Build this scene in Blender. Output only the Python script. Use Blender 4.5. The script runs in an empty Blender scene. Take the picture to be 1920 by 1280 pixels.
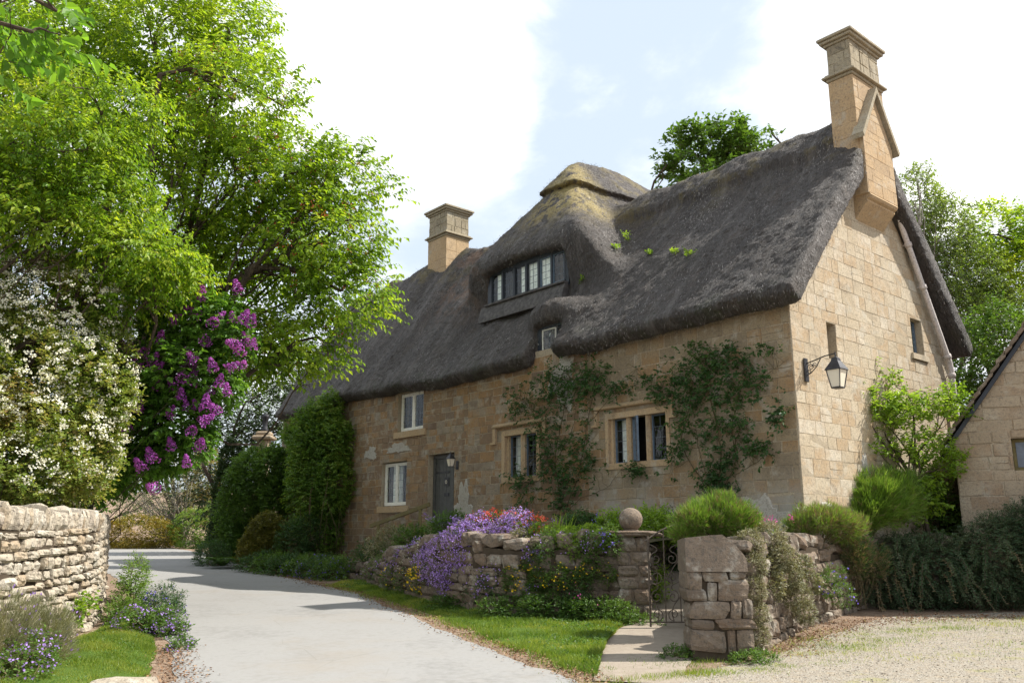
import bpy, math, random
import numpy as np
from math import sin, cos, radians, pi, atan, sqrt, tan
rng = np.random.default_rng(7)
random.seed(7)
scene = bpy.context.scene
C = scene.collection

# ------------------------------------------------------------------ camera, sky, sun
FPX = 1600.0
PITCH = atan(365 / 1600)
cam = bpy.data.cameras.new('camera')
cam.sensor_width = 36.0
cam.lens = 36.0 * FPX / 1920
cam.clip_start = 0.05
cam.clip_end = 3000
camo = bpy.data.objects.new('camera', cam)
C.objects.link(camo)
camo.location = (0, 0, 0)
camo.rotation_euler = (pi / 2 + PITCH, 0, 0)
scene.camera = camo

SUN = np.array([0.66, 0.04, 0.74]); SUN /= np.linalg.norm(SUN)
sl = bpy.data.lights.new('sun', 'SUN')
sl.energy = 3.8
sl.angle = radians(0.53)
sl.color = (1.0, 0.95, 0.87)
so = bpy.data.objects.new('sun', sl)
C.objects.link(so)
from mathutils import Vector
so.rotation_euler = Vector(tuple(SUN)).to_track_quat('Z', 'Y').to_euler()
so.location = (20, 0, 30)

scene.view_settings.view_transform = 'Standard'
scene.view_settings.look = 'None'
scene.view_settings.gamma = 1
scene.view_settings.exposure = 1.1

world = bpy.data.worlds.new("World")
scene.world = world
world.use_nodes = True
wn = world.node_tree
wn.nodes.clear()


def ray(x, y):
    r = x - 960; u = 640 - y
    return np.array([r, FPX * cos(PITCH) - u * sin(PITCH), FPX * sin(PITCH) + u * cos(PITCH)])


def build_world():
    N = wn.nodes.new; L = wn.links.new
    out = N('ShaderNodeOutputWorld')
    sky = N('ShaderNodeTexSky')
    sky.sky_type = 'NISHITA'
    sky.sun_disc = False
    sky.sun_elevation = math.asin(SUN[2])
    sky.sun_rotation = math.atan2(SUN[0], SUN[1])
    sky.air_density = 1.0
    sky.dust_density = 1.5
    tc = N('ShaderNodeTexCoord')
    noise = N('ShaderNodeTexNoise')
    noise.inputs['Scale'].default_value = 3.2
    noise.inputs['Detail'].default_value = 8
    noise.inputs['Roughness'].default_value = 0.6
    noise.inputs['Distortion'].default_value = 0.25
    mp = N('ShaderNodeMapping')
    mp.inputs['Scale'].default_value = (1, 1, 1.7)
    mp.inputs['Location'].default_value = (3.1, 1.7, 0.4)
    L(tc.outputs['Generated'], mp.inputs['Vector'])
    L(mp.outputs['Vector'], noise.inputs['Vector'])
    acc = None

    def math_(op, a, b=None, clamp=False):
        m = N('ShaderNodeMath'); m.operation = op; m.use_clamp = clamp
        for k, v in enumerate((a, b)):
            if v is None: continue
            if isinstance(v, (int, float)): m.inputs[k].default_value = v
            else: L(v, m.inputs[k])
        return m.outputs[0]
    base = math_('MULTIPLY', math_('SUBTRACT', noise.outputs['Fac'], 0.50), 2.0)
    # cloud banks (direction, cosine radius, weight)
    for (px, py, rad, w) in [(760, 90, 13, .9), (820, 230, 7, .5), (1750, 330, 15, .9), (1680, 60, 9, .6), (300, 100, 25, .5),
                             (1120, 330, 9, -.45), (1190, 90, 9, -.5), (960, 440, 9, -.5), (680, 450, 11, -.6), (1400, 200, 6, -.15), (1560, 330, 10, .2), (1120, 170, 2.5, .5), (1000, 170, 3, -.2)]:
        d = ray(px, py); d /= np.linalg.norm(d)
        dp = N('ShaderNodeVectorMath'); dp.operation = 'DOT_PRODUCT'
        L(tc.outputs['Generated'], dp.inputs[0]); dp.inputs[1].default_value = tuple(d)
        mr = N('ShaderNodeMapRange'); mr.interpolation_type = 'SMOOTHSTEP'
        mr.inputs['From Min'].default_value = cos(radians(rad))
        mr.inputs['From Max'].default_value = 1.0
        mr.inputs['To Max'].default_value = w
        L(dp.outputs['Value'], mr.inputs['Value'])
        base = math_('ADD', base, math_('MULTIPLY', mr.outputs[0], 0.42))
    mask = N('ShaderNodeMapRange')
    mask.interpolation_type = 'SMOOTHSTEP'
    mask.inputs['From Min'].default_value = -0.22
    mask.inputs['From Max'].default_value = 0.42
    mask.inputs['To Min'].default_value = 0.0
    mask.inputs['To Max'].default_value = 1.0
    L(base, mask.inputs['Value'])
    # thin high haze lightens the blue
    skyc = N('ShaderNodeVectorMath'); skyc.operation = 'SCALE'
    L(sky.outputs[0], skyc.inputs[0]); skyc.inputs['Scale'].default_value = 0.10
    veil = N('ShaderNodeMix'); veil.data_type = 'RGBA'
    veil.inputs['Factor'].default_value = 0.86
    L(skyc.outputs[0], veil.inputs[6]); veil.inputs[7].default_value = (0.385, 0.44, 0.50, 1)
    mix = N('ShaderNodeMix'); mix.data_type = 'RGBA'
    L(mask.outputs[0], mix.inputs['Factor'])
    L(veil.outputs[2], mix.inputs[6])
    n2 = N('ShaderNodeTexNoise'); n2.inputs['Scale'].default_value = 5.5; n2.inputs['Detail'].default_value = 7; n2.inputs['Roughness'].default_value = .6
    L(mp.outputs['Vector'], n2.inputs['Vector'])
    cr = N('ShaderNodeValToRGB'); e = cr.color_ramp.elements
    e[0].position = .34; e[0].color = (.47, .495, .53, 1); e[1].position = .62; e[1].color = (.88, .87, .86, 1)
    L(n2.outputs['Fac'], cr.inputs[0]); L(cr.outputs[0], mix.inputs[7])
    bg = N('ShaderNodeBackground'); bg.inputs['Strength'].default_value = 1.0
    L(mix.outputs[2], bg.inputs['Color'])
    L(bg.outputs[0], out.inputs['Surface'])


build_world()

# ------------------------------------------------------------------ house frame and ground
aL = radians(40.7)
U = np.array([-sin(aL), cos(aL), 0]); V = np.array([cos(aL), sin(aL), 0])
P0 = np.array([16 * sin(radians(18.6)), 16 * cos(radians(18.6)), 0])
HROT = aL


def G(y):
    y = np.asarray(y, float)
    return -1.5 + .03 * np.clip(y - 9, 0, 21) + .02 * np.clip(y - 30, 0, 20) + .10 * np.clip(y - 52, 0, 60)


def HW(u, v, z):
    return P0 + U * u + V * v + np.array([0, 0, z])


def P(px, py, Y):
    q = ray(px, py); return q / q[1] * Y


def onv(x, y, v=0.0):
    d = ray(x, y); t = (P0 @ V + v) / (d @ V); q = d * t - P0
    return float(q @ U), float(q[2])


def onu(x, y, u=0.0):
    d = ray(x, y); t = (P0 @ U + u) / (d @ U); q = d * t - P0
    return float(q @ V), float(q[2])


def ong(x, y):
    q = ray(x, y); lo, hi = 1.0, 200.0
    for _ in range(50):
        m = (lo + hi) / 2
        if q[2] / q[1] * m > G(m): lo = m
        else: hi = m
    return np.array([q[0] / q[1] * lo, lo, float(G(lo))])


# ------------------------------------------------------------------ mesh collector
class MB:
    def __init__(s):
        s.v = []; s.f = []; s.n = 0

    def add(s, verts, faces, rnd=None):
        verts = np.asarray(verts, float).reshape(-1, 3)
        faces = np.asarray(faces, np.int64)
        if rnd is None: rnd = np.full(len(faces), random.random())
        else: rnd = np.broadcast_to(np.asarray(rnd, float), (len(faces),))
        s.v.append(verts); s.f.append((faces + s.n, np.array(rnd, float))); s.n += len(verts)

    def poly(s, pts, rnd=.5):
        s.add(pts, [list(range(len(pts)))], rnd)

    def hexa(s, c8, rnd=None):
        # c8: bottom 4 ccw, top 4 ccw
        s.add(c8, [[3, 2, 1, 0], [4, 5, 6, 7], [0, 1, 5, 4], [1, 2, 6, 5], [2, 3, 7, 6], [3, 0, 4, 7]], rnd)

    def box(s, a, b, rnd=None):
        x0, y0, z0 = np.minimum(a, b); x1, y1, z1 = np.maximum(a, b)
        s.hexa([[x0, y0, z0], [x1, y0, z0], [x1, y1, z0], [x0, y1, z0], [x0, y0, z1], [x1, y0, z1], [x1, y1, z1], [x0, y1, z1]], rnd)

    def cbox(s, a, b, ch=.01, rnd=None):
        # box with chamfered vertical and horizontal edges: three stacked slices
        x0, y0, z0 = np.minimum(a, b); x1, y1, z1 = np.maximum(a, b); c = ch
        rings = []
        for z, i in ((z0, c), (z0 + c, 0), (z1 - c, 0), (z1, c)):
            rings.append([[x0 + i + c, y0 + i, z], [x1 - i - c, y0 + i, z], [x1 - i, y0 + i + c, z], [x1 - i, y1 - i - c, z],
                          [x1 - i - c, y1 - i, z], [x0 + i + c, y1 - i, z], [x0 + i, y1 - i - c, z], [x0 + i, y0 + i + c, z]])
        v = np.array(rings).reshape(-1, 3); r = random.random() if rnd is None else rnd
        q = []
        for k in range(3):
            for j in range(8):
                q.append([k * 8 + j, k * 8 + (j + 1) % 8, k * 8 + 8 + (j + 1) % 8, k * 8 + 8 + j])
        n0 = s.n
        s.add(v, q, r)
        s.v.append(np.zeros((0, 3)))
        s.f.append((np.array([[n0 + 7 - j for j in range(8)], [n0 + 24 + j for j in range(8)]]), np.full(2, r)))

    def tube(s, pts, rad, seg=6, rnd=None, cap=True):
        pts = np.asarray(pts, float); n = len(pts)
        rad = np.broadcast_to(np.asarray(rad, float), (n,))
        t = np.gradient(pts, axis=0); t /= np.linalg.norm(t, axis=1)[:, None] + 1e-9
        up = np.array([0, 0, 1.0]) if abs(t[0][2]) < .9 else np.array([1.0, 0, 0])
        vs = []
        for i in range(n):
            a = np.cross(t[i], up); a /= np.linalg.norm(a) + 1e-9
            b = np.cross(t[i], a); up = -b if np.dot(-b, up) > 0 else b
            b = up
            a = np.cross(t[i], b)
            an = np.arange(seg) * 2 * pi / seg
            vs.append(pts[i] + rad[i] * (np.cos(an)[:, None] * a + np.sin(an)[:, None] * b))
        v = np.vstack(vs)
        i = np.arange(n - 1)[:, None] * seg; j = np.arange(seg)[None]
        q = np.stack([i + j, i + seg + j, i + seg + (j + 1) % seg, i + (j + 1) % seg], -1).reshape(-1, 4)
        r = random.random() if rnd is None else rnd
        n0 = s.n
        s.add(v, q, r)
        if cap:
            s.f.append((np.array([[n0 + k for k in range(seg)]]), np.array([r])))
            s.f.append((np.array([[n0 + (n - 1) * seg + seg - 1 - k for k in range(seg)]]), np.array([r])))

    def lathe(s, prof, c=(0, 0, 0), seg=16, rnd=.5):
        prof = np.asarray(prof, float); n = len(prof)
        an = np.arange(seg) * 2 * pi / seg
        v = np.stack([prof[:, 0, None] * np.cos(an), prof[:, 0, None] * np.sin(an), np.repeat(prof[:, 1, None], seg, 1)], -1).reshape(-1, 3) + np.array(c)
        i = np.arange(n - 1)[:, None] * seg; j = np.arange(seg)[None]
        q = np.stack([i + j, i + (j + 1) % seg, i + seg + (j + 1) % seg, i + seg + j], -1).reshape(-1, 4)
        s.add(v, q, rnd)

    def build(s, name, mat, parent=None, smooth=False, loc=None, mapuv=False):
        v = np.vstack(s.v) if s.v else np.zeros((0, 3))
        if loc is not None: v = v - np.asarray(loc, float)
        loops = []; starts = []; tot = []; rn = []; cur = 0
        for f, r in s.f:
            if len(f) == 0: continue
            k = f.shape[1]
            if mapuv: f = f[:, ::-1]
            loops.append(f.reshape(-1)); starts.append(cur + np.arange(len(f)) * k); tot.append(np.full(len(f), k)); rn.append(r)
            cur += f.size
        if mapuv: v = v[:, [1, 0, 2]]
        me = bpy.data.meshes.new(name)
        me.vertices.add(len(v)); me.vertices.foreach_set('co', v.astype(np.float32).ravel())
        if loops:
            loops = np.concatenate(loops).astype(np.int32); starts = np.concatenate(starts).astype(np.int32); rn = np.concatenate(rn).astype(np.float32)
            me.loops.add(len(loops)); me.loops.foreach_set('vertex_index', loops)
            me.polygons.add(len(starts)); me.polygons.foreach_set('loop_start', starts)
            me.update(calc_edges=True)
            at = me.attributes.new('rnd', 'FLOAT', 'FACE'); at.data.foreach_set('value', rn)
            me.polygons.foreach_set('use_smooth', np.full(len(starts), bool(smooth)))
        me.validate()
        me.update()
        if mat is not None: me.materials.append(mat)
        o = bpy.data.objects.new(name, me)
        C.objects.link(o)
        if parent is not None: o.parent = parent
        elif loc is not None: o.location = tuple(loc)
        return o


def tag(o, label=None, cat=None, group=None, kind=None):
    if label: o['label'] = label
    if cat: o['category'] = cat
    if group: o['group'] = group
    if kind: o['kind'] = kind
    return o


def thing(name, label, cat, loc, rz=0.0, group=None):
    o = bpy.data.objects.new(name, None); C.objects.link(o)
    o.empty_display_size = .2
    o.location = tuple(float(a) for a in loc); o.rotation_euler = (0, 0, rz)
    return tag(o, label, cat, group)


# ------------------------------------------------------------------ materials
class NT:
    def __init__(s, name):
        s.m = bpy.data.materials.new(name); s.m.use_nodes = True
        s.t = s.m.node_tree; s.t.nodes.clear()
        s.out = s.t.nodes.new('ShaderNodeOutputMaterial')
        s.geo = s.t.nodes.new('ShaderNodeNewGeometry')
        s.tc = s.t.nodes.new('ShaderNodeTexCoord')
        s.pos = s.geo.outputs['Position']

    def N(s, ty, **kw):
        n = s.t.nodes.new(ty)
        for k, v in kw.items(): setattr(n, k, v)
        return n

    def L(s, a, b): s.t.links.new(a, b)

    def put(s, sock, v):
        if isinstance(v, bpy.types.NodeSocket): s.L(v, sock)
        elif isinstance(v, (tuple, list)) and len(v) == 3 and sock.type == 'RGBA': sock.default_value = (*v, 1)
        else: sock.default_value = v

    def noise(s, scale, detail=4, rough=.55, vec=None, dist=0, map_=None):
        n = s.N('ShaderNodeTexNoise')
        n.inputs['Scale'].default_value = scale; n.inputs['Detail'].default_value = detail
        n.inputs['Roughness'].default_value = rough; n.inputs['Distortion'].default_value = dist
        v = vec if vec is not None else s.pos
        if map_ is not None:
            m = s.N('ShaderNodeMapping'); m.inputs['Scale'].default_value = map_
            s.L(v, m.inputs['Vector']); v = m.outputs[0]
        s.L(v, n.inputs['Vector'])
        return n.outputs['Fac']

    def voro(s, scale, feature='F1', vec=None, out='Distance', map_=None):
        n = s.N('ShaderNodeTexVoronoi', feature=feature); n.inputs['Scale'].default_value = scale
        v = vec if vec is not None else s.pos
        if map_ is not None:
            m = s.N('ShaderNodeMapping'); m.inputs['Scale'].default_value = map_
            s.L(v, m.inputs['Vector']); v = m.outputs[0]
        s.L(v, n.inputs['Vector'])
        return n.outputs[out]

    def attr(s, name='rnd'):
        return s.N('ShaderNodeAttribute', attribute_name=name).outputs['Fac']

    def ramp(s, fac, stops, interp='LINEAR'):
        r = s.N('ShaderNodeValToRGB'); r.color_ramp.interpolation = interp
        e = r.color_ramp.elements
        while len(e) > 1: e.remove(e[-1])
        e[0].position = stops[0][0]; c = stops[0][1]; e[0].color = (*c, 1) if len(c) == 3 else c
        for p_, c in stops[1:]:
            k = e.new(p_); k.color = (*c, 1) if len(c) == 3 else c
        s.L(fac, r.inputs[0]); return r.outputs[0]

    def step(s, fac, a, b, lo=0., hi=1.):
        m = s.N('ShaderNodeMapRange'); m.interpolation_type = 'SMOOTHSTEP'
        m.inputs['From Min'].default_value = a; m.inputs['From Max'].default_value = b
        m.inputs['To Min'].default_value = lo; m.inputs['To Max'].default_value = hi
        s.L(fac, m.inputs['Value']); return m.outputs[0]

    def math(s, op, a, b=0.):
        m = s.N('ShaderNodeMath', operation=op); s.put(m.inputs[0], a); s.put(m.inputs[1], b); return m.outputs[0]

    def mix(s, fac, a, b, mode='MIX'):
        m = s.N('ShaderNodeMix', data_type='RGBA', blend_type=mode)
        s.put(m.inputs['Factor'], fac); s.put(m.inputs[6], a); s.put(m.inputs[7], b); return m.outputs[2]

    def bump(s, h, strength=.5, dist=.02, normal=None):
        b = s.N('ShaderNodeBump'); b.inputs['Strength'].default_value = strength; b.inputs['Distance'].default_value = dist
        s.L(h, b.inputs['Height'])
        if normal is not None: s.L(normal, b.inputs['Normal'])
        return b.outputs[0]

    def bsdf(s, col, rough=.8, normal=None, spec=.3, metallic=0., surf=True):
        b = s.N('ShaderNodeBsdfPrincipled')
        s.put(b.inputs['Base Color'], col); s.put(b.inputs['Roughness'], rough)
        b.inputs['Specular IOR Level'].default_value = spec; b.inputs['Metallic'].default_value = metallic
        if normal is not None: s.L(normal, b.inputs['Normal'])
        if surf: s.L(b.outputs[0], s.out.inputs['Surface'])
        return b.outputs[0]


def mat_leaf(name, stops, trans=.4, boost=1.5, spec=.35, rough=.45):
    t = NT(name)
    r = t.attr()
    n = t.noise(.9, 3)
    f = t.math('ADD', t.math('MULTIPLY', r, .75), t.math('MULTIPLY', t.math('SUBTRACT', n, .5), .9))
    f = t.math('ADD', f, t.math('MULTIPLY', t.math('SUBTRACT', t.noise(.38, 2), .5), .7))
    f = t.math('ADD', f, .12)
    col = t.ramp(f, stops)
    b = t.bsdf(col, rough, spec=spec, surf=False)
    tr = t.N('ShaderNodeBsdfTranslucent')
    hs = t.mix(1.0, col, (boost * 1.05, boost, boost * .45), 'MULTIPLY')
    t.L(hs, tr.inputs['Color'])
    m = t.N('ShaderNodeMixShader'); m.inputs[0].default_value = trans
    t.L(b, m.inputs[1]); t.L(tr.outputs[0], m.inputs[2]); t.L(m.outputs[0], t.out.inputs['Surface'])
    return t.m


def mat_bark(name, c=(.09, .07, .05)):
    t = NT(name)
    n = t.noise(14, 5, map_=(1, 1, .35))
    col = t.ramp(n, [(.3, tuple(x * .45 for x in c)), (.7, tuple(x * 1.5 for x in c))])
    t.bsdf(col, .9, t.bump(n, .6, .02), spec=.1); return t.m


def mat_plain(name, c, rough=.5, spec=.4, metallic=0., var=.15, bs=60):
    t = NT(name); n = t.noise(9, 4)
    col = t.mix(t.step(n, .3, .7), tuple(x * (1 - var) for x in c), tuple(min(1, x * (1 + var)) for x in c))
    n2 = t.noise(bs, 3)
    t.bsdf(col, rough, t.bump(n2, .15, .004), spec, metallic); return t.m


def mat_stone(name, stops, lichen=(.42, .40, .34), lich=.35, bumpd=.012, fine=1., low=0, dark=(.10, .085, .07), stain=.5, con=.5):
    t = NT(name); r = t.attr()
    n1 = t.noise(1.1, 4); n2 = t.noise(7, 6, .65); n3 = t.noise(55, 4, .7)
    f = t.math('ADD', t.math('MULTIPLY', r, .8), t.math('MULTIPLY', t.math('SUBTRACT', n1, .5), 1.0))
    f = t.math('ADD', f, t.math('MULTIPLY', t.math('SUBTRACT', n2, .5), .25)); f = t.math('ADD', f, .08)
    col = t.ramp(f, stops)
    col = t.mix(t.math('MULTIPLY', t.step(t.noise(22, 6, .75), .48, .66), con), col, tuple(x * .9 + .02 for x in dark))
    col = t.mix(t.step(n3, .45, .72, .0, .45), col, dark)
    k = t.math('MULTIPLY', t.step(t.noise(3.1, 7, .7), .52, .68), lich)
    col = t.mix(k, col, lichen)
    k2 = t.math('MULTIPLY', t.step(t.noise(1.7, 7, .75, dist=.6), .56, .72), stain)
    col = t.mix(k2, col, dark)
    if low:
        sz = t.N('ShaderNodeSeparateXYZ'); t.L(t.pos, sz.inputs[0])
        kz = t.math('MULTIPLY', t.step(sz.outputs[2], 1.35, .35), t.step(t.noise(1.3, 6, .7), .36, .58, 0, low))
        col = t.mix(kz, col, (.33, .315, .28))
    h = t.math('ADD', t.math('MULTIPLY', n2, 1.0), t.math('MULTIPLY', t.noise(26, 6, .75), .7))
    t.bsdf(col, .92, t.bump(h, .85, bumpd), spec=.15); return t.m


M = {}
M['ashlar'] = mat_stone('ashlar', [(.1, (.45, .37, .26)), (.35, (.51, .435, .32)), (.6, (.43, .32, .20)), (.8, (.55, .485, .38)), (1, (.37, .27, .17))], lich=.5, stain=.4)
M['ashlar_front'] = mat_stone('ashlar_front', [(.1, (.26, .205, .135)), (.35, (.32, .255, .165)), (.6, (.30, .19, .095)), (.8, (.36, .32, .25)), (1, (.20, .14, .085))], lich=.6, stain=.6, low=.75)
M['rubble'] = mat_stone('rubble', [(.1, (.28, .19, .115)), (.35, (.22, .15, .095)), (.6, (.33, .20, .095)), (.8, (.30, .25, .185)), (1, (.18, .12, .08))], lich=.55, stain=.5)
M['mortar'] = mat_stone('mortar', [(.1, (.34, .28, .20)), (.6, (.42, .35, .25)), (1, (.5, .44, .34))], lich=.3, stain=.35)
M['dressed'] = mat_stone('dressed_stone', [(.1, (.43, .30, .17)), (.5, (.48, .35, .21)), (1, (.38, .275, .17))], lich=.45, stain=.4)
M['capstone'] = mat_stone('capstone', [(.1, (.30, .25, .17)), (.5, (.36, .31, .22)), (1, (.24, .20, .14))], lich=.5, stain=.7, dark=(.06, .055, .045))
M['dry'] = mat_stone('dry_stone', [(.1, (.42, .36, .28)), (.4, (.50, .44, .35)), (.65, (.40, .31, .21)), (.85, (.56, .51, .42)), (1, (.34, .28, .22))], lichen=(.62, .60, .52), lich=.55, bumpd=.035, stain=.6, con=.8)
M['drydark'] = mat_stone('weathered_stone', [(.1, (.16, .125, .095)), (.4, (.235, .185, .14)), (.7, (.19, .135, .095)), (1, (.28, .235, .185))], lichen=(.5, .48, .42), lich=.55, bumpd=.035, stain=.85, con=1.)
M['core'] = mat_plain('wall_core', (.07, .055, .04), .95, .05)
M['plaster'] = mat_stone('plaster', [(.1, (.40, .36, .30)), (.5, (.46, .44, .39)), (1, (.36, .31, .24))], lich=.5, stain=.5)
M['ashlar_grey'] = mat_stone('ashlar_grey', [(.1, (.34, .27, .19)), (.4, (.40, .33, .24)), (.7, (.32, .23, .15)), (1, (.42, .38, .30))], lich=.4, stain=.6)


def mat_thatch():
    t = NT('thatch')
    obj = t.tc.outputs['Object']   # local x = v, y = u
    streak = t.noise(26, 5, .7, obj, map_=(.16, 1.6, .16))
    streak2 = t.noise(90, 4, .7, obj, map_=(.2, 1.3, .2))
    big = t.noise(.55, 5, .6, obj)
    med = t.noise(2.6, 6, .65, obj, map_=(.6, 1, .6))
    col = t.ramp(t.math('ADD', t.math('MULTIPLY', streak, .6), t.math('MULTIPLY', streak2, .45)),
                 [(.3, (.028, .024, .022)), (.5, (.075, .064, .057)), (.66, (.13, .113, .101)), (.85, (.23, .205, .185))])
    col = t.mix(t.step(med, .5, .72, 0, .5), col, (.135, .10, .075))
    st3 = t.noise(1.3, 7, .72, obj, map_=(.45, 2.0, .45))
    col = t.mix(t.step(st3, .50, .68, 0, .6), col, (.235, .215, .20))
    col = t.mix(t.step(st3, .46, .34, 0, .5), col, (.045, .04, .04))
    sp = t.N('ShaderNodeSeparateXYZ'); t.L(obj, sp.inputs[0])
    # weathered rust-brown patch on the left run, mossy crown on the cross wing, green tinge at the eaves
    ul = t.math('MULTIPLY', t.step(sp.outputs[1], 9.2, 11.3), t.step(sp.outputs[1], 13.8, 12.2))
    zl = t.step(sp.outputs[2], 5.6, 7.8)
    col = t.mix(t.math('MULTIPLY', t.math('MULTIPLY', ul, zl), t.step(t.noise(1.8, 5, .65, obj), .42, .6, 0, .7)), col, (.26, .15, .09))
    mu = t.math('MULTIPLY', t.step(sp.outputs[1], 5.9, 6.8), t.step(sp.outputs[1], 9.4, 8.2))
    mz = t.math('MULTIPLY', t.step(sp.outputs[2], 8.0, 8.8), t.step(sp.outputs[0], 3.4, 2.4))
    mo = t.math('MULTIPLY', t.math('MULTIPLY', mu, mz), t.step(t.noise(3.2, 6, .6, obj), .40, .50, 0, .9))
    col = t.mix(mo, col, (.46, .36, .14))
    tz = t.math('MULTIPLY', t.step(sp.outputs[2], 7.2, 9.0), t.step(t.noise(1.3, 6, .7, obj), .48, .62, 0, .75))
    col = t.mix(tz, col, (.19, .15, .055))
    ez = t.math('MULTIPLY', t.step(sp.outputs[2], 5.0, 4.1), t.step(t.noise(1.6, 5, .7, obj), .5, .64, 0, .6))
    col = t.mix(ez, col, (.06, .07, .03))
    fine = t.noise(30, 7, .8, obj, map_=(.45, 1, .45))
    col = t.mix(t.step(fine, .52, .78, 0, .55), col, (.27, .25, .235))
    col = t.mix(t.step(fine, .44, .28, 0, .6), col, (.018, .016, .016))
    h = t.math('ADD', t.math('MULTIPLY', streak, 1.), t.math('MULTIPLY', fine, 1.2))
    n = t.bump(h, 1., .08)
    n = t.bump(med, .5, .08, n)
    t.bsdf(col, .62, n, spec=.35)
    return t.m


M['thatch'] = mat_thatch()
t = NT('reed'); t.bsdf(t.ramp(t.attr(), [(0, (.02, .018, .017)), (.55, (.09, .08, .072)), (.8, (.20, .18, .165)), (1, (.42, .39, .36))]), .5, spec=.4); M['reed'] = t.m
M['white'] = mat_plain('white_paint', (.74, .72, .64), .45, var=.08)
M['iron'] = mat_plain('iron', (.035, .035, .04), .45, .5, .3, .3)
M['rust'] = mat_plain('weathered_iron', (.11, .085, .065), .6, .4, .2, .45)
M['lead'] = mat_plain('lead', (.13, .15, .18), .5, .5, .3)
M['sillgrey'] = mat_plain('weathered_lead', (.085, .078, .075), .8, .3, 0, .35)
M['blueframe'] = mat_plain('blue_grey_frame', (.10, .14, .19), .5, .4)
M['darkframe'] = mat_plain('dark_frame', (.025, .03, .04), .5, .4)
M['door'] = mat_plain('door_paint', (.085, .085, .08), .55, .35, var=.15)
M['dark_backing'] = mat_plain('dark_backing', (.03, .028, .025), .95, .05)  # near black: the darkness of an unlit room is put into the colour
M['curtain'] = mat_plain('curtain', (.86, .86, .84), .9, .1)
M['pipe'] = mat_stone('pipe_paint', [(.1, (.60, .54, .51)), (1, (.70, .64, .61))], lich=.2, stain=.25, bumpd=.003)
M['wood'] = mat_stone('old_wood', [(.1, (.16, .12, .06)), (.6, (.20, .17, .07)), (1, (.12, .08, .05))], lich=.2, stain=.4)
M['lampglass'] = None
t = NT('lamp_glass'); b = t.bsdf((.75, .68, .55), .25, spec=.5); M['lampglass'] = t.m
t = NT('window_glass')
g = t.N('ShaderNodeBsdfGlossy'); g.inputs['Roughness'].default_value = .03; g.inputs['Color'].default_value = (1, 1, 1, 1)
wv = t.noise(4, 2); t.L(t.bump(wv, .04, .01), g.inputs['Normal'])
tr = t.N('ShaderNodeBsdfTransparent'); tr.inputs['Color'].default_value = (.97, .99, .98, 1)
fr = t.N('ShaderNodeFresnel'); fr.inputs['IOR'].default_value = 1.45
mx = t.N('ShaderNodeMixShader'); t.L(t.math('MULTIPLY', fr.outputs[0], t.math('SUBTRACT', 1.0, t.geo.outputs['Backfacing'])), mx.inputs[0]); t.L(tr.outputs[0], mx.inputs[1]); t.L(g.outputs[0], mx.inputs[2])
t.L(mx.outputs[0], t.out.inputs['Surface']); M['glass'] = t.m


def mat_ground(name, kind):
    t = NT(name)
    a = t.noise(.6, 5); b = t.noise(9, 6, .7); c = t.noise(70, 4, .75); vo = t.voro(48)
    if kind == 'road':
        col = t.ramp(t.math('ADD', t.math('MULTIPLY', a, .5), t.math('MULTIPLY', b, .5)), [(.3, (.20, .195, .185)), (.5, (.28, .275, .265)), (.7, (.235, .225, .21)), (.85, (.31, .30, .285))])
        col = t.mix(t.step(c, .45, .75, 0, .30), col, (.2, .19, .18))
        col = t.mix(t.step(t.noise(.35, 6, .7), .50, .68, 0, .35), col, (.27, .235, .19))
        crack = t.step(t.voro(.9, 'DISTANCE_TO_EDGE'), .0, .012, .35, 0)
        col = t.mix(t.math('MULTIPLY', crack, t.step(a, .5, .6)), col, (.18, .17, .15))
        n = t.bump(t.math('ADD', c, b), .35, .006)
    elif kind == 'gravel':
        col = t.ramp(t.voro(60, out='Color'), [(0, (.17, .14, .11)), (.5, (.28, .25, .205)), (1, (.37, .345, .295))])
        col = t.mix(t.step(b, .45, .7, 0, .5), col, (.33, .26, .17))
        g2 = t.math('MULTIPLY', t.step(t.noise(1.4, 5, .65), .56, .66), .5)
        col = t.mix(g2, col, (.24, .24, .08))
        n = t.bump(t.math('SUBTRACT', 1., vo), .8, .012)
    elif kind == 'dirt':
        col = t.ramp(t.math('ADD', t.math('MULTIPLY', b, .6), t.math('MULTIPLY', c, .4)), [(.3, (.13, .085, .055)), (.5, (.24, .17, .12)), (.7, (.38, .31, .24))])
        n = t.bump(t.math('ADD', c, vo), .8, .012)
    elif kind == 'grass':
        col = t.ramp(t.math('ADD', t.math('MULTIPLY', b, .6), t.math('MULTIPLY', c, .4)), [(.3, (.045, .08, .015)), (.55, (.09, .15, .025)), (.75, (.20, .21, .06))])
        n = t.bump(c, .9, .02)
    elif kind == 'soil':
        col = t.ramp(b, [(.3, (.03, .035, .015)), (.7, (.09, .075, .045))]); n = t.bump(c, .8, .02)
    elif kind == 'path':
        col = t.ramp(t.math('ADD', t.math('MULTIPLY', a, .4), t.math('MULTIPLY', b, .6)), [(.3, (.22, .18, .14)), (.6, (.31, .265, .215)), (.8, (.37, .325, .27))])
        col = t.mix(t.step(c, .5, .75, 0, .3), col, (.22, .18, .13)); n = t.bump(t.math('ADD', c, b), .5, .008)
    t.bsdf(col, .95, n, spec=.12); return t.m


for k in ('road', 'gravel', 'dirt', 'grass', 'soil', 'path'): M[k] = mat_ground('mat_' + k, k)
M['pebble'] = mat_stone('pebble', [(0, (.30, .25, .19)), (.5, (.42, .38, .32)), (1, (.54, .51, .45))], lich=.1, stain=0, bumpd=.002, con=0)
t = NT('dead_leaf'); t.bsdf(t.ramp(t.attr(), [(0, (.12, .06, .035)), (.5, (.24, .13, .07)), (1, (.34, .24, .14))]), .8, spec=.2); M['deadleaf'] = t.m

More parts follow.
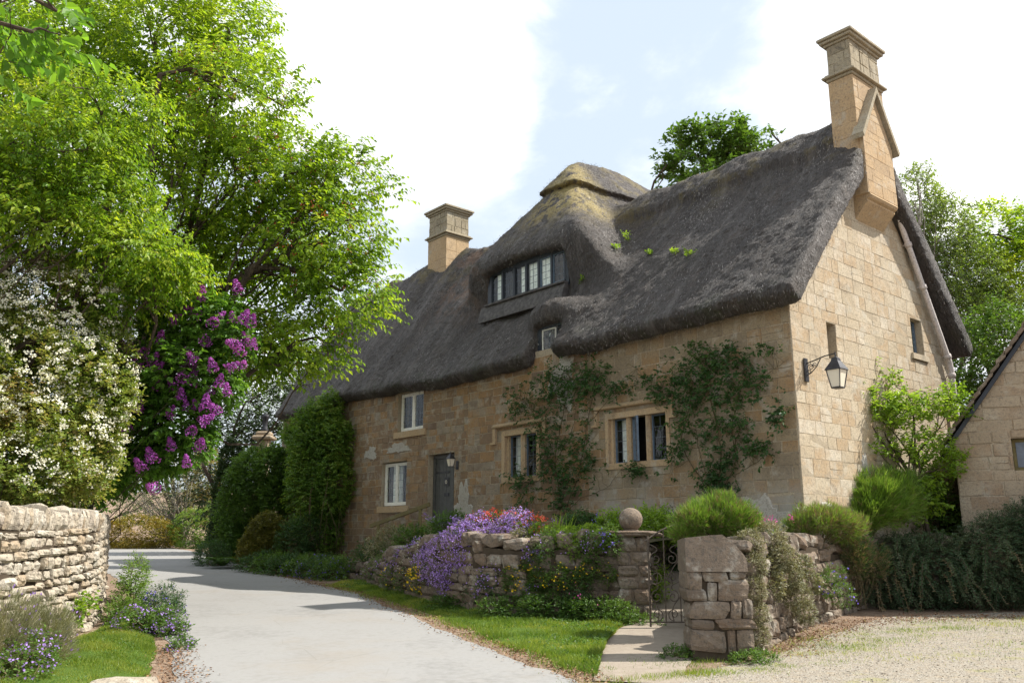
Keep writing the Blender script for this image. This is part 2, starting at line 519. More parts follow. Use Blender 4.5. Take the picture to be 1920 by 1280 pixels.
LG = lambda *c: [(i / (len(c) - 1), x) for i, x in enumerate(c)]
M['maple'] = mat_leaf('maple_leaf', LG((.055, .12, .012), (.13, .23, .018), (.24, .35, .03), (.38, .46, .055)), .5, 1.7)
M['layered'] = mat_leaf('layered_leaf', LG((.05, .12, .012), (.13, .24, .018), (.27, .38, .03), (.50, .52, .07)), .5, 1.7)
M['near_leaf'] = mat_leaf('near_leaf', LG((.07, .17, .015), (.13, .26, .03), (.2, .34, .04)), .5, 1.7)
M['dark_leaf'] = mat_leaf('dark_leaf', LG((.012, .03, .008), (.03, .06, .014), (.06, .11, .025)), .25)
M['mid_leaf'] = mat_leaf('mid_leaf', LG((.04, .085, .014), (.08, .16, .025), (.15, .25, .045)), .42)
M['birch_leaf'] = mat_leaf('birch_leaf', LG((.07, .12, .025), (.13, .20, .04), (.22, .29, .08)), .5, 1.6)
M['vine_leaf'] = mat_leaf('vine_leaf', LG((.025, .065, .018), (.045, .105, .028), (.09, .16, .04)), .35)
M['fresh_leaf'] = mat_leaf('fresh_leaf', LG((.09, .17, .02), (.18, .30, .03), (.30, .40, .07)), .5, 1.6)
M['honey_leaf'] = mat_leaf('honeysuckle_leaf', LG((.05, .10, .015), (.09, .18, .025), (.17, .27, .04), (.32, .32, .09)), .42)
M['spirea_leaf'] = mat_leaf('spirea_leaf', LG((.07, .13, .02), (.17, .25, .04), (.32, .34, .09), (.44, .28, .13)), .45, 1.4)
M['lilac_leaf'] = mat_leaf('lilac_leaf', LG((.04, .10, .015), (.09, .20, .025), (.18, .32, .05)), .45, 1.6)
M['gold_leaf'] = mat_leaf('gold_leaf', LG((.09, .10, .012), (.20, .17, .02), (.36, .22, .04)), .35)
M['goldcon'] = mat_leaf('gold_conifer_leaf', LG((.05, .07, .01), (.12, .12, .015), (.22, .19, .03)), .3)
M['pink_leaf'] = mat_leaf('pale_leaf', LG((.15, .16, .05), (.30, .27, .10), (.46, .32, .18)), .35)
M['lav_leaf'] = mat_leaf('lavender_leaf', LG((.07, .13, .025), (.14, .25, .035), (.27, .36, .09)), .4, 1.4)
M['grey_leaf'] = mat_leaf('grey_leaf', LG((.14, .15, .08), (.25, .25, .14), (.38, .33, .22)), .3, 1.1)
M['conifer'] = mat_leaf('needle', LG((.018, .045, .02), (.045, .085, .038), (.13, .16, .085)), .25, spec=.25)
M['grassblade'] = mat_leaf('grass_blade', LG((.06, .12, .015), (.14, .22, .03), (.28, .32, .06), (.44, .40, .14)), .45, 1.5)
M['moss'] = mat_leaf('ground_cover', LG((.03, .075, .014), (.08, .16, .022), (.16, .26, .05)), .38)
M['straw'] = mat_leaf('straw', LG((.16, .12, .06), (.28, .22, .13)), .3, 1.)
for n_, c1, c2 in (('purple', (.25, .13, .52), (.60, .42, .90)), ('lilac', (.24, .03, .31), (.60, .17, .63)), ('red', (.75, .06, .04), (.95, .26, .16)),
                   ('yellow', (.75, .5, .02), (.95, .72, .04)), ('pinkf', (.5, .06, .3), (.8, .2, .55)), ('whitef', (.68, .66, .58), (.92, .92, .86)), ('blue', (.12, .09, .55), (.32, .22, .8)), ('redseed', (.25, .04, .02), (.5, .12, .05))):
    M[n_] = mat_leaf('petal_' + n_, LG(c1, tuple((a + b) / 2 for a, b in zip(c1, c2)), c2), .3, 1.1, .2)
for n_, c_ in (('bark', (.085, .065, .05)), ('barkgrey', (.20, .18, .15)), ('stem', (.11, .09, .05))): M[n_] = mat_bark('mat_' + n_, c_)


# ------------------------------------------------------------------ leaves and plants
def unit(a): return a / (np.linalg.norm(a, axis=-1, keepdims=True) + 1e-9)


def rvec(n): return unit(rng.normal(size=(n, 3)))


def leaves(mb, p, axis, nrm, L, W, rnd=None, fold=.25, shape=4):
    """leaf blades: p base points, axis direction, nrm surface normal"""
    n = len(p); axis = unit(axis); side = unit(np.cross(axis, nrm)); nn = np.cross(side, axis)
    L = np.broadcast_to(L, (n,))[:, None]; W = np.broadcast_to(W, (n,))[:, None]
    if rnd is None: rnd = rng.random(n)
    if shape == 4:
        v = np.stack([p, p + axis * L * .42 - side * W * .5 + nn * W * fold, p + axis * L, p + axis * L * .42 + side * W * .5 + nn * W * fold], 1)
        i = np.arange(n)[:, None] * 4
        f = np.concatenate([i + [0, 1, 2], i + [0, 2, 3]], 1).reshape(-1, 3)
        mb.add(v.reshape(-1, 3), f, np.repeat(rnd, 2))
    elif shape == 3:   # grass blade
        v = np.stack([p - side * W * .5, p + side * W * .5, p + axis * L], 1)
        mb.add(v.reshape(-1, 3), np.arange(n * 3).reshape(-1, 3), rnd)
    else:              # rounder six-point leaf, curling down at the tip
        q = [p, p + axis * L * .22 - side * W * .42 + nn * W * fold, p + axis * L * .58 - side * W * .40 + nn * W * fold * .8,
             p + axis * L - nn * L * .12, p + axis * L * .58 + side * W * .40 + nn * W * fold * .8, p + axis * L * .22 + side * W * .42 + nn * W * fold]
        v = np.stack(q, 1); i = np.arange(n)[:, None] * 6
        f = np.concatenate([i + [0, 1, 2, 3], i + [0, 3, 4, 5]], 1).reshape(-1, 4)
        mb.add(v.reshape(-1, 3), f, np.repeat(rnd, 2))


_K = rng.normal(size=(3, 7, 3)); _PH = rng.random((3, 7)) * 6.28


def fnoise(p, s):
    """cheap smooth 3-D noise, about -1..1, feature size s metres"""
    q = p / s; r = 0
    for k in range(7): r = r + np.sin(q @ _K[0, k] * 2.2 + _PH[0, k] + 1.3 * np.sin(q @ _K[1, k] + _PH[1, k]))
    return r / 3.6


def lobe_points(lobes, n, shell=.5, gap=None, gaps=.0):
    """lobes: (cx,cy,cz, rx,ry,rz); points spread through the outer part of ellipsoids; not deep inside another lobe"""
    lb = np.array(lobes, float); vol = lb[:, 3] * lb[:, 4] * lb[:, 5]; w = vol ** .75; w /= w.sum()
    P_, N_ = [], []; got = 0
    while got < n:
        k = rng.choice(len(lb), n, p=w); d = rvec(n); r = (shell ** 3 + (1 - shell ** 3) * rng.random(n)) ** (1 / 3)
        wob = 1 + .16 * fnoise(d * 3 + k[:, None] * 9.1, 1.2)
        p = lb[k, :3] + d * lb[k, 3:6] * (r * wob)[:, None]
        keep = np.ones(n, bool)
        for j in range(len(lb)):
            e = np.linalg.norm((p - lb[j, :3]) / lb[j, 3:6], axis=1)
            keep &= (e > shell * .8) | (k == j)
        if gap: keep &= fnoise(p, gap) > gaps - 1.0 + rng.random(n) * .15
        P_.append(p[keep]); N_.append(unit(d / lb[k, 3:6])[keep]); got += keep.sum()
    return np.vstack(P_)[:n], np.vstack(N_)[:n]


def spray(mb, wood, p, d, L, nl, ll, lw, droop=.5, shape=4, twig=.004, upn=.7, fold=.2):
    """a shoot at each p, direction d, with nl leaves on both sides"""
    n = len(p); d = unit(d); s = unit(np.cross(d, np.array([0, 0, 1.]) + rng.normal(size=(n, 3)) * .25))
    t = (np.arange(nl) + .6) / nl
    base = p[:, None] + d[:, None] * (L[:, None] * t)[..., None] - np.array([0, 0, 1.]) * (L[:, None] * t ** 2 * .18)[..., None]
    sgn = np.where(np.arange(nl) % 2 == 0, 1., -1.)[None, :, None]
    ax = d[:, None] * .55 + s[:, None] * sgn * .8 + rng.normal(size=(n, nl, 3)) * .28 - np.array([0, 0, droop])
    nr = np.array([0, 0, upn]) + rng.normal(size=(n, nl, 3)) * .38 + d[:, None] * .25
    sz = ll * (.65 + .6 * rng.random((n, nl)))
    rr = np.clip(np.repeat(rng.random(n)[:, None], nl, 1) * .6 + rng.random((n, nl)) * .4, 0, 1)
    leaves(mb, base.reshape(-1, 3), ax.reshape(-1, 3), nr.reshape(-1, 3), sz.ravel(), (sz * lw).ravel(), rr.ravel(), fold, shape)
    if wood is not None:
        e = p + d * L[:, None] - np.array([0, 0, 1.]) * (L * .18)[:, None]
        w = s * twig; w2 = np.cross(d, s) * twig
        v = np.stack([p + w, p - w * .5 + w2, p - w * .5 - w2, e], 1)
        i = np.arange(n)[:, None] * 4
        wood.add(v.reshape(-1, 3), np.concatenate([i + [0, 1, 3], i + [1, 2, 3], i + [2, 0, 3]], 1).reshape(-1, 3), .5)


def limb(mb, a, b, ra, rb, bend=.15, n=7, seg=6, sag=0.):
    a = np.array(a, float); b = np.array(b, float); L = np.linalg.norm(b - a)
    o1 = rng.normal(size=3) * L * bend; o2 = rng.normal(size=3) * L * bend * .6
    t = np.linspace(0, 1, n)[:, None]
    p = a + (b - a) * t + o1 * np.sin(pi * t) + o2 * np.sin(2 * pi * t) + np.array([0, 0, 1.]) * L * sag * np.sin(pi * t)
    mb.tube(p, np.linspace(ra, rb, n), seg)
    return p


def tree(name, label, cat, base, lobes, leafmat, barkmat, n_spray, ll, lw=.5, slen=.35, nl=7, trunk_r=.2, fork=.35, shell=.55, gap=None, gaps=0., droop=.5,
         subs=7, group=None, shape=4, trunk_name='trunk', crown_name='crown', updir=.25, twig=.004, limbmat=None, fill=0, fillmat=None):
    base = np.array(base, float); t = thing(name, label, cat, base, 0, group)
    lb = np.array(lobes, float); wood = MB(); lf = MB()
    ctr = lb[:, :3].mean(0); top = base + (ctr - base) * fork
    limb(wood, base - [0, 0, .15], top, trunk_r, trunk_r * .75, .03, 6, 10)
    for l in lb:
        c = l[:3]; pts = limb(wood, top, c, trunk_r * .5, trunk_r * .18, .10, 8, 7, .05)
        for _ in range(subs):
            i = rng.integers(3, 8); d = rvec(1)[0]; d[2] = abs(d[2]) * .8 - .15
            e = c + d * l[3:6] * .85; q = limb(wood, pts[i], e, trunk_r * .16, trunk_r * .03, .12, 7, 5, .04)
            for _ in range(3):
                j = rng.integers(2, 6); limb(wood, q[j], q[j] + (rvec(1)[0] * .6 + d) * l[3:6].min() * .35, trunk_r * .06, .006, .15, 5, 4)
    p, nr = lobe_points(lobes, n_spray, shell, gap, gaps)
    out = unit(p - top)
    d = unit(nr * .6 + out * .5 + np.array([0, 0, updir]) + rng.normal(size=p.shape) * .35)
    spray(lf, wood, p, d, slen * (.6 + .7 * rng.random(len(p))), nl, ll, lw, droop, shape, twig)
    wood.build(trunk_name, M[barkmat], t, loc=base)
    lf.build(crown_name, M[leafmat], t, loc=base)
    return t


def bush(name, label, cat, base, lobes, leafmat, n, ll, lw=.55, slen=.12, nl=5, shell=.72, group=None, stems=6, droop=.2, updir=.5, barkmat='stem', gap=None, gaps=0.,
         fl=None, shape=4, stemr=.012, fold=.2):
    """fl: (material, count, size, part name, bias) blossoms on the outside"""
    base = np.array(base, float); t = thing(name, label, cat, base, 0, group)
    lf = MB(); w = MB(); lb = np.array(lobes, float)
    p, nr = lobe_points(lobes, n, shell, gap, gaps)
    d = unit(nr + np.array([0, 0, updir]) + rng.normal(size=p.shape) * .3)
    spray(lf, w, p, d, slen * (.6 + .8 * rng.random(len(p))), nl, ll, lw, droop, shape, .002, fold=fold)
    for l in lb:
        for _ in range(stems):
            e = l[:3] + rvec(1)[0] * l[3:6] * .6
            limb(w, base + rng.normal(size=3) * [.08, .08, 0], e, stemr, stemr * .4, .08, 6, 4)
    lf.build('foliage', M[leafmat], t, loc=base)
    w.build('stem', M[barkmat], t, loc=base)
    for f in (fl or []):
        blossoms(t, base, lobes, *f)
    return t


def blossoms(t, base, lobes, mat, n, size, pname='blossom', bias=None, cluster=1, spread=.03, shell=.95, gap=None, gaps=0.):
    mb = MB(); p, nr = lobe_points(lobes, n, shell, gap, gaps)
    if bias is not None:
        k = (nr @ np.array(bias)) + rng.normal(size=len(p)) * .35 > 0.1; p, nr = p[k], nr[k]
    p = p + nr * size * .8
    if cluster > 1:
        p = np.repeat(p, cluster, 0) + rng.normal(size=(len(p) * cluster, 3)) * spread * np.array([1, 1, .6]); nr = np.repeat(nr, cluster, 0)
    m = len(p); nv = unit(nr + rng.normal(size=(m, 3)) * .6); a = unit(np.cross(nv, rvec(m)))
    r = rng.random(m)
    for k in range(2):
        ax = a if k == 0 else np.cross(nv, a)
        leaves(mb, p - ax * size * .5, ax, nv, size * (.7 + .5 * r), size * .75, r, .12)
    o = mb.build(pname, M[mat], t, loc=base)
    if n > 100: o['kind'] = 'stuff'
    return o


# ------------------------------------------------------------------ rocks for dry stone work
def rock_template(n=3, k=3.2):
    vs = {}; V_ = []; F = []

    def idx(a):
        key = tuple(np.round(a, 4))
        if key not in vs: vs[key] = len(V_); V_.append(a)
        return vs[key]
    g = np.linspace(-1, 1, n + 1)
    for ax in range(3):
        for s in (-1, 1):
            for i in range(n):
                for j in range(n):
                    q = []
                    for (x, y) in ((g[i], g[j]), (g[i + 1], g[j]), (g[i + 1], g[j + 1]), (g[i], g[j + 1])):
                        a = np.zeros(3); a[ax] = s; a[(ax + 1) % 3] = x; a[(ax + 2) % 3] = y; q.append(idx(a))
                    F.append(q if s > 0 else q[::-1])
    V_ = np.array(V_)
    r = (np.abs(V_) ** k).sum(1) ** (1 / k)
    return V_ / r[:, None], np.array(F)


RT = [rock_template(3, 4.5), rock_template(4, 8)]


def rock(mb, c, half, R=None, rough=.08, kind=0, rnd=None):
    v, f = RT[kind]
    v = v * (1 + rng.normal(size=(len(v), 1)) * rough * .6) + rng.normal(size=v.shape) * rough * .35
    sh = rng.normal(size=(3,)) * .10
    v = v.copy(); v[:, 0] += v[:, 2] * sh[0]; v[:, 2] += v[:, 0] * sh[1] * .6
    v = v * np.asarray(half)
    if R is not None: v = v @ np.asarray(R).T
    mb.add(v + np.asarray(c), f, rng.random() if rnd is None else rnd)


def smooth_path(pts, step=.1):
    pts = np.array(pts, float); d = np.r_[0, np.cumsum(np.linalg.norm(np.diff(pts, axis=0), axis=1))]
    s = np.arange(0, d[-1], step)
    q = np.stack([np.interp(s, d, pts[:, k]) for k in range(pts.shape[1])], 1)
    w = max(1, int(.5 / step)); ker = np.ones(2 * w + 1) / (2 * w + 1)
    qp = np.vstack([np.repeat(q[:1], w, 0), q, np.repeat(q[-1:], w, 0)])
    q = np.stack([np.convolve(qp[:, k], ker, 'valid') for k in range(q.shape[1])], 1)
    return q


def dry_wall(name, label, path, top, thick, mat, hmin, hmax, lmin, lmax, cope=None, group=None, batter=.0, copemat=None):
    """path: xy; top: function(s,x,y)->z; stones run through the thickness"""
    q = smooth_path([(a, b) for a, b in path]); d = np.r_[0, np.cumsum(np.linalg.norm(np.diff(q, axis=0), axis=1))]; Ltot = d[-1]

    def at(s):
        x = np.interp(s, d, q[:, 0]); y = np.interp(s, d, q[:, 1]); x2 = np.interp(min(s + .1, Ltot), d, q[:, 0]); y2 = np.interp(min(s + .1, Ltot), d, q[:, 1])
        x1 = np.interp(max(s - .1, 0), d, q[:, 0]); y1 = np.interp(max(s - .1, 0), d, q[:, 1])
        return x, y, math.atan2(y2 - y1, x2 - x1)
    base = (q[0, 0], q[0, 1], float(G(q[0, 1])))
    t = thing(name, label, 'wall', base, 0, group)
    mb = MB(); core = MB(); cp = MB()
    lev = 0.0; k = 0
    maxh = max(top(s, *at(s)[:2]) - float(G(at(s)[1])) for s in np.linspace(0, Ltot, 20)) + .1
    while lev < maxh:
        h = random.uniform(hmin, hmax); s = -random.random() * .1
        while s < Ltot:
            l = random.uniform(lmin, lmax) * (1 if random.random() > .2 else .55); sc = min(max(s + l / 2, 0), Ltot); x, y, a = at(sc)
            z0 = float(G(y)) - .05; tz = top(sc, x, y); z = z0 + lev + h / 2
            if z + h * .3 < tz:
                a += random.gauss(0, .03); bt = batter * (1 - lev / maxh)
                R = [[cos(a), -sin(a), 0], [sin(a), cos(a), 0], [0, 0, 1]]
                jog = random.gauss(0, .018)
                hh = h * random.choice([1, 1, 1, .93, .86]); 
                rock(mb, (x - sin(a) * jog, y + cos(a) * jog, z + random.gauss(0, .008)), (l / 2 * (1.0 if mat == 'dry' else 1.07), thick / 2 + bt, hh / 2 * (1.04 if mat == 'dry' else 1.12)), R, .05, 1 if random.random() < .65 else 0)
            s += l + .008
        lev += h + .004; k += 1
    n = int(Ltot / .25) + 2
    for i in range(n - 1):
        sa, sb = Ltot * i / (n - 1), Ltot * (i + 1) / (n - 1); pa, pb = at(sa), at(sb); w = thick / 2 - .035; c8 = []
        for lv in (0, 1):
            for (pp, s_) in ((pa, 1), (pb, 1), (pb, -1), (pa, -1)):
                ss = sa if pp is pa else sb
                c8.append([pp[0] + sin(pp[2]) * w * s_, pp[1] - cos(pp[2]) * w * s_, (float(G(pp[1])) - .1) if lv == 0 else top(ss, pp[0], pp[1]) - .06])
        core.hexa(c8, .5)
    mb.build('stonework', M[mat], t, loc=base)
    core.build('core', M['core'], t, loc=base)
    if cope:
        ch, cl = cope; s = 0
        while s < Ltot:
            l = random.uniform(*cl); x, y, a = at(s + l / 2); h = random.uniform(*ch); a += random.gauss(0, .12)
            tilt = random.gauss(.12, .12)
            R = np.array([[cos(a), -sin(a), 0], [sin(a), cos(a), 0], [0, 0, 1]]) @ np.array([[cos(tilt), 0, sin(tilt)], [0, 1, 0], [-sin(tilt), 0, cos(tilt)]])
            rock(cp, (x, y, top(s + l / 2, x, y) + h / 2 - .06), (l / 2, thick / 2 * random.uniform(.85, 1.08), h / 2), R, .09, 0)
            s += l * .93
        cp.build('coping', M[copemat or mat], t, loc=base)
    return t


# ================================================================== THE GROUND
def sheet(name, mat, left, right, z_off, nx=10, step=.35, wob=.0, bulge=0., kind='structure', label=None, cat=None, zf=None):
    """a strip between two polylines of equal length, following the ground"""
    a = np.array(left, float); b = np.array(right, float)
    m = max(2, int(max(np.linalg.norm(np.diff(a, axis=0), axis=1).sum(), np.linalg.norm(np.diff(b, axis=0), axis=1).sum()) / step))
    tt = np.linspace(0, len(a) - 1, m + 1); k = np.arange(len(a))
    A = np.stack([np.interp(tt, k, a[:, i]) for i in (0, 1)], 1); B = np.stack([np.interp(tt, k, b[:, i]) for i in (0, 1)], 1)
    for Q, sd in ((A, 0), (B, 5)):
        for _ in range(2): Q[1:-1] = (Q[:-2] + 2 * Q[1:-1] + Q[2:]) / 4
        if wob:
            q3 = np.c_[Q, np.full(len(Q), sd)]
            Q += np.stack([fnoise(q3, .9) + .5 * fnoise(q3, .3), fnoise(q3 + 7, .9) + .5 * fnoise(q3 + 3, .3)], 1) * wob
    s = np.linspace(0, 1, nx + 1)
    g = A[:, None] * (1 - s)[None, :, None] + B[:, None] * s[None, :, None]
    z = G(g[..., 1]) + z_off + bulge * np.sin(pi * s)[None]
    if zf is not None: z = zf(g[..., 0], g[..., 1], s[None] * np.ones_like(z))
    v = np.concatenate([g, z[..., None]], -1).reshape(-1, 3)
    i = np.arange(m)[:, None] * (nx + 1); j = np.arange(nx)[None]
    f = np.stack([i + j, i + j + 1, i + nx + 2 + j, i + nx + 1 + j], -1).reshape(-1, 4)
    # make it face up
    e = np.cross(v[f[0][1]] - v[f[0][0]], v[f[0][2]] - v[f[0][0]])
    if e[2] < 0: f = f[:, ::-1]
    mb = MB(); mb.add(v, f, .5); o = mb.build(name, M[mat], smooth=True)
    tag(o, label, cat, kind=kind)
    return g, z


# base sheet
gx = np.r_[-400, -200, -100, -60, np.linspace(-40, 30, 71), 60, 100, 200, 400]; gy = np.r_[-300, -100, -40, np.linspace(-12, 70, 83), 90, 112, 140, 200, 300, 600]
X, Y = np.meshgrid(gx, gy, indexing='ij'); Z = G(Y)
v = np.stack([X, Y, Z], -1).reshape(-1, 3); nyy = len(gy)
i = np.arange(len(gx) - 1)[:, None] * nyy; j = np.arange(nyy - 1)[None]
mb = MB(); mb.add(v, np.stack([i + j, i + nyy + j, i + nyy + j + 1, i + j + 1], -1).reshape(-1, 4), .5)
tag(mb.build('ground', M['dirt'], smooth=True), kind='structure')

RR = [(3.2, -12), (2.6, 2), (1.9, 5.5), (.62, 9.5), (-.45, 11.9), (-1.9, 15.6), (-3.55, 19.4), (-4.9, 21.7), (-7.6, 26.3), (-11.0, 32.8), (-13.5, 38.5), (-18, 45.5), (-32, 50)]
RL = [(-3.6, -12), (-3.4, 2), (-3.0, 6.5), (-3.55, 9.7), (-4.55, 12.0), (-5.9, 14.8), (-7.7, 18.2), (-9.0, 20.7), (-10.8, 24), (-14.2, 29), (-18.5, 34), (-25, 38.5), (-36, 42)]
sheet('road', 'road', RL, RR, .008, nx=14, step=.18, wob=.07)
sheet('gravel_drive', 'gravel', [(1.9, 3.5), (1.55, 7.5), (1.3, 9.2), (2.4, 10.3), (3.5, 11.4), (4.6, 13.0), (6.2, 14.9), (9, 15.6), (14, 15.2)],
      [(12, 1), (12.5, 4), (13, 6), (13.5, 8), (14, 9.5), (14.5, 10.5), (15, 12), (15.5, 13), (16, 13.4)], .012, nx=20, step=.2, wob=.06)
# path in front of the gate and ramp behind it
sheet('garden_path', 'path', [(.85, 9.55), (1.0, 11.5), (1.35, 13.2), (2.05, 14.3)], [(1.7, 9.3), (2.15, 10.9), (2.75, 12.3), (3.2, 14.2)], .016, nx=10, step=.15, wob=.05)
sheet('garden_ramp', 'path', [(2.0, 14.2), (2.5, 15.5), (3.4, 17.6)], [(3.3, 13.9), (4.2, 15.0), (4.9, 15.6)], .0, nx=6, zf=lambda x, y, s: -1.34 + .12 * np.clip(y - 14.0, 0, 1) + .45 * np.clip(y - 15.0, 0, 2.6))

# grass verges
gvr, gvz = sheet('grass_verge', 'grass', [(.9, 9.75), (-.1, 12.0), (-1.55, 15.6), (-3.15, 19.2), (-4.4, 21.3)], [(1.35, 12.6), (1.9, 14.4), (.3, 14.6), (-1.15, 16.7), (-3.5, 21.8)], .006, nx=10, step=.15, wob=.07, bulge=.05)
gvl, glz = sheet('grass_verge', 'grass', [(-5.4, 6.0), (-5.6, 9.0), (-5.9, 11.3), (-6.1, 13.2), (-6.9, 15.3)], [(-3.2, 6.2), (-3.75, 9.2), (-4.35, 11.0), (-4.85, 12.2), (-6.3, 14.9)], .006, nx=10, step=.15, wob=.05, bulge=.10)
# left bed behind the roadside wall, border in front of the far house
sheet('shrub_border', 'soil', [(-6.3, 5), (-6.4, 10), (-6.7, 13.4), (-8.2, 17), (-10, 21), (-14.5, 27.5), (-27, 35)], [(-30, 5), (-30, 10), (-30, 14), (-30, 18), (-32, 22), (-34, 27), (-38, 33)], .0, nx=12, zf=lambda x, y, s: G(y) + .02 + 1.1 * np.clip(s * 5, 0, 1))


def gz_bed(x, y):
    """height of the raised garden"""
    uu = (x - P0[0]) * U[0] + (y - P0[1]) * U[1]; vv = (x - P0[0]) * V[0] + (y - P0[1]) * V[1]
    a = np.clip((vv + 3.4) / 3.2, 0, 1); z = -.22 + .34 * a
    k = np.clip((uu - 7.5) / 4.5, 0, 1); low = G(y) + .12
    return z * (1 - k) + low * k


def uv(u, v): q = HW(u, v, 0); return (q[0], q[1])


sheet('garden_bed', 'soil', [(2.0, 14.7), (.4, 14.75), (-1.1, 16.6), (-2.45, 19.6), (-3.4, 22.2), (-6.3, 26.2), (-9.6, 32), (-12.0, 37.5)],
      [uv(1.3, .1), uv(3, .1), uv(5.5, .1), uv(8.5, .1), uv(11.5, .1), uv(15.5, .1), uv(20, .1), uv(27, .1)], 0, nx=14, step=.3, zf=lambda x, y, s: gz_bed(x, y))
sheet('garden_bed', 'soil', [(2.95, 11.6), (3.75, 13.0), (4.7, 14.5), (6.2, 16.4), (8.5, 17.4), (14, 17)], [(3.25, 13.3), (3.7, 14.3), (5.05, 15.2), (7.0, 17.0), (9.6, 19.2), (15, 23)], 0, nx=8, step=.3,
      zf=lambda x, y, s: -.18 + .15 * s)


def scatter_strip(g, z, n, seed=1, power=1.):
    m, k = g.shape[0] - 1, g.shape[1] - 1
    a = rng.random(n) * m; b = rng.random(n) ** power * k; i = a.astype(int); j = b.astype(int); fa = (a - i)[:, None]; fb = (b - j)[:, None]
    q = np.concatenate([g, z[..., None]], -1)
    return (q[i, j] * (1 - fa) * (1 - fb) + q[i + 1, j] * fa * (1 - fb) + q[i, j + 1] * (1 - fa) * fb + q[i + 1, j + 1] * fa * fb)


def blades(name, p, h, w, mat='grassblade', label=None, lean=.5, rn=None):
    mb = MB(); n = len(p); ax = np.array([0, 0, 1.]) + rng.normal(size=(n, 3)) * [lean, lean, .1]
    hh = h * (.5 + .8 * rng.random(n)) * np.clip(1 + .7 * fnoise(p, .35), .35, 2.2)
    rr = rng.random(n) * .6 + .25 * (fnoise(p, .5) + .6) if rn is None else rn
    leaves(mb, p - [0, 0, .01], ax, rvec(n), hh, w, np.clip(rr, 0, 1), 0, 3)
    o = mb.build(name, M[mat]); tag(o, label, 'grass', kind='stuff'); return o


blades('grass', scatter_strip(gvr, gvz, 70000), .065, .009, label='bright green mown grass on the verge below the garden wall')
blades('grass', scatter_strip(gvl, glz, 60000), .05, .008, label='sunlit green lawn beside the dry stone wall')
def weeds(name, lab, p, mat, size):
    mb = MB(); n = len(p); a = rng.random(n) * 6.283; k = np.clip(fnoise(p + 5, .5) + .25, 0, 1) > .3 * rng.random(n); p = p[k]; n = len(p); a = a[k]
    leaves(mb, p + [0, 0, .012], np.stack([np.cos(a), np.sin(a), .35 + .5 * rng.random(n)], 1), np.array([0, 0, 1.]) + rng.normal(size=(n, 3)) * .2, size * (.5 + rng.random(n)), size * .5)
    tag(mb.build(name, M[mat]), lab, 'weeds', kind='stuff')


ev = rng.normal(size=(9000, 3)) * [.16, .12, 0]
ep = scatter_strip(gvr[:, :2], gvz[:, :2], 9000) + ev; ep[:, 2] = G(ep[:, 1]) + .01; blades('grass', ep, .06, .009, label='ragged grass fringe along the lane side of the verge')
weeds('verge_weeds', 'low broad-leaved weeds in the verge below the garden wall', scatter_strip(gvr, gvz + .02, 8000, power=.6), 'mid_leaf', .045)
weeds('verge_weeds', 'small weeds in the left lawn', scatter_strip(gvl, glz + .01, 2500), 'mid_leaf', .035)
# rough grass tufts along the gravel
pts = []
for (cx, cy, rx, ry, n) in [(2.2, 10.0, .75, .18, 1500), (3.0, 10.35, .5, .14, 900), (4.0, 11.5, .6, .22, 1500), (5.0, 12.6, .9, .3, 2200), (6.6, 13.6, 1.3, .35, 2400), (8.6, 14.3, 1.6, .35, 2000),
                            (2.15, 10.75, .4, .2, 900), (1.6, 9.7, .7, .12, 900), (7.0, 12.0, 1.4, .22, 500), (5.2, 11.0, 1.2, .2, 350)]:
    a = rng.normal(size=(n, 2)) * [rx, ry]; x = cx + a[:, 0] * .9 - a[:, 1] * .2; y = cy + a[:, 1] + a[:, 0] * .35
    pts.append(np.stack([x, y, G(y) + .012], 1))
blades('rough_grass', np.vstack(pts), .045, .007, label='thin yellowish grass growing through the gravel drive edge', rn=None)

# pebbles and fallen leaves
mb = MB(); v0, f0 = rock_template(1, 2.5)
n = 26000
x = 1.2 + 9.5 * rng.random(n); y = 7.8 + 7.4 * rng.random(n) ** 1.3; ok = (y < 9.3 + (x - 1.2) * .95) & (x < y * .62 + 1); x = x[ok]; y = y[ok]; n = len(x)
sc = .003 + .007 * rng.random(n) ** 3; v = v0[None] * sc[:, None, None] * (1 + .35 * rng.normal(size=(n, 1, 3))) + rng.normal(size=(n, len(v0), 3)) * .002
v += np.stack([x, y, G(y) + .013], 1)[:, None]
mb.add(v.reshape(-1, 3), (f0[None] + (np.arange(n) * len(v0))[:, None, None]).reshape(-1, 4), np.repeat(rng.random(n), len(f0)))
tag(mb.build('gravel_stones', M['pebble']), 'loose pale gravel stones on the drive', 'gravel', kind='stuff')


def litter(name, lab, segs, n, w):
    seg = np.array(segs, float); k = rng.random(n) * (len(seg) - 1); i = k.astype(int); f = (k - i)[:, None]
    p = seg[i] * (1 - f) + seg[i + 1] * f + rng.normal(size=(n, 2)) * w
    q = np.c_[p, G(p[:, 1]) + .022]; mb = MB(); s = .02 + .03 * rng.random(n)
    leaves(mb, q, rvec(n) * [1, 1, .25], np.array([0, 0, 1.]) + rng.normal(size=(n, 3)) * .3, s, s * .6, None, .3)
    tag(mb.build(name, M['deadleaf']), lab, 'leaf litter', kind='stuff')


litter('fallen_leaves', 'brown dead leaves along the right road edge', [(1.0, 9.3), (-.2, 11.8), (-1.7, 15.4), (-3.3, 19.2), (-5, 21.8), (-9, 28.5)], 3500, .17)
litter('fallen_leaves', 'brown dead leaves along the left road edge', [(-3.1, 8), (-3.6, 9.8), (-4.5, 11.8)], 1200, .15)
litter('fallen_leaves', 'reddish dead leaves under the dark conifer hedge', [(3.3, 11.3), (4.2, 12.7), (5.6, 14.3), (7.5, 14.9), (10, 14.7)], 3000, .25)

# ================================================================== THE COTTAGE
# house coordinates: u along the long front, v into the house, z up
house = thing('thatched_cottage', 'long honey-stone cottage under a dark thatched roof, facing the lane', 'cottage', (P0[0], P0[1], 0), HROT)


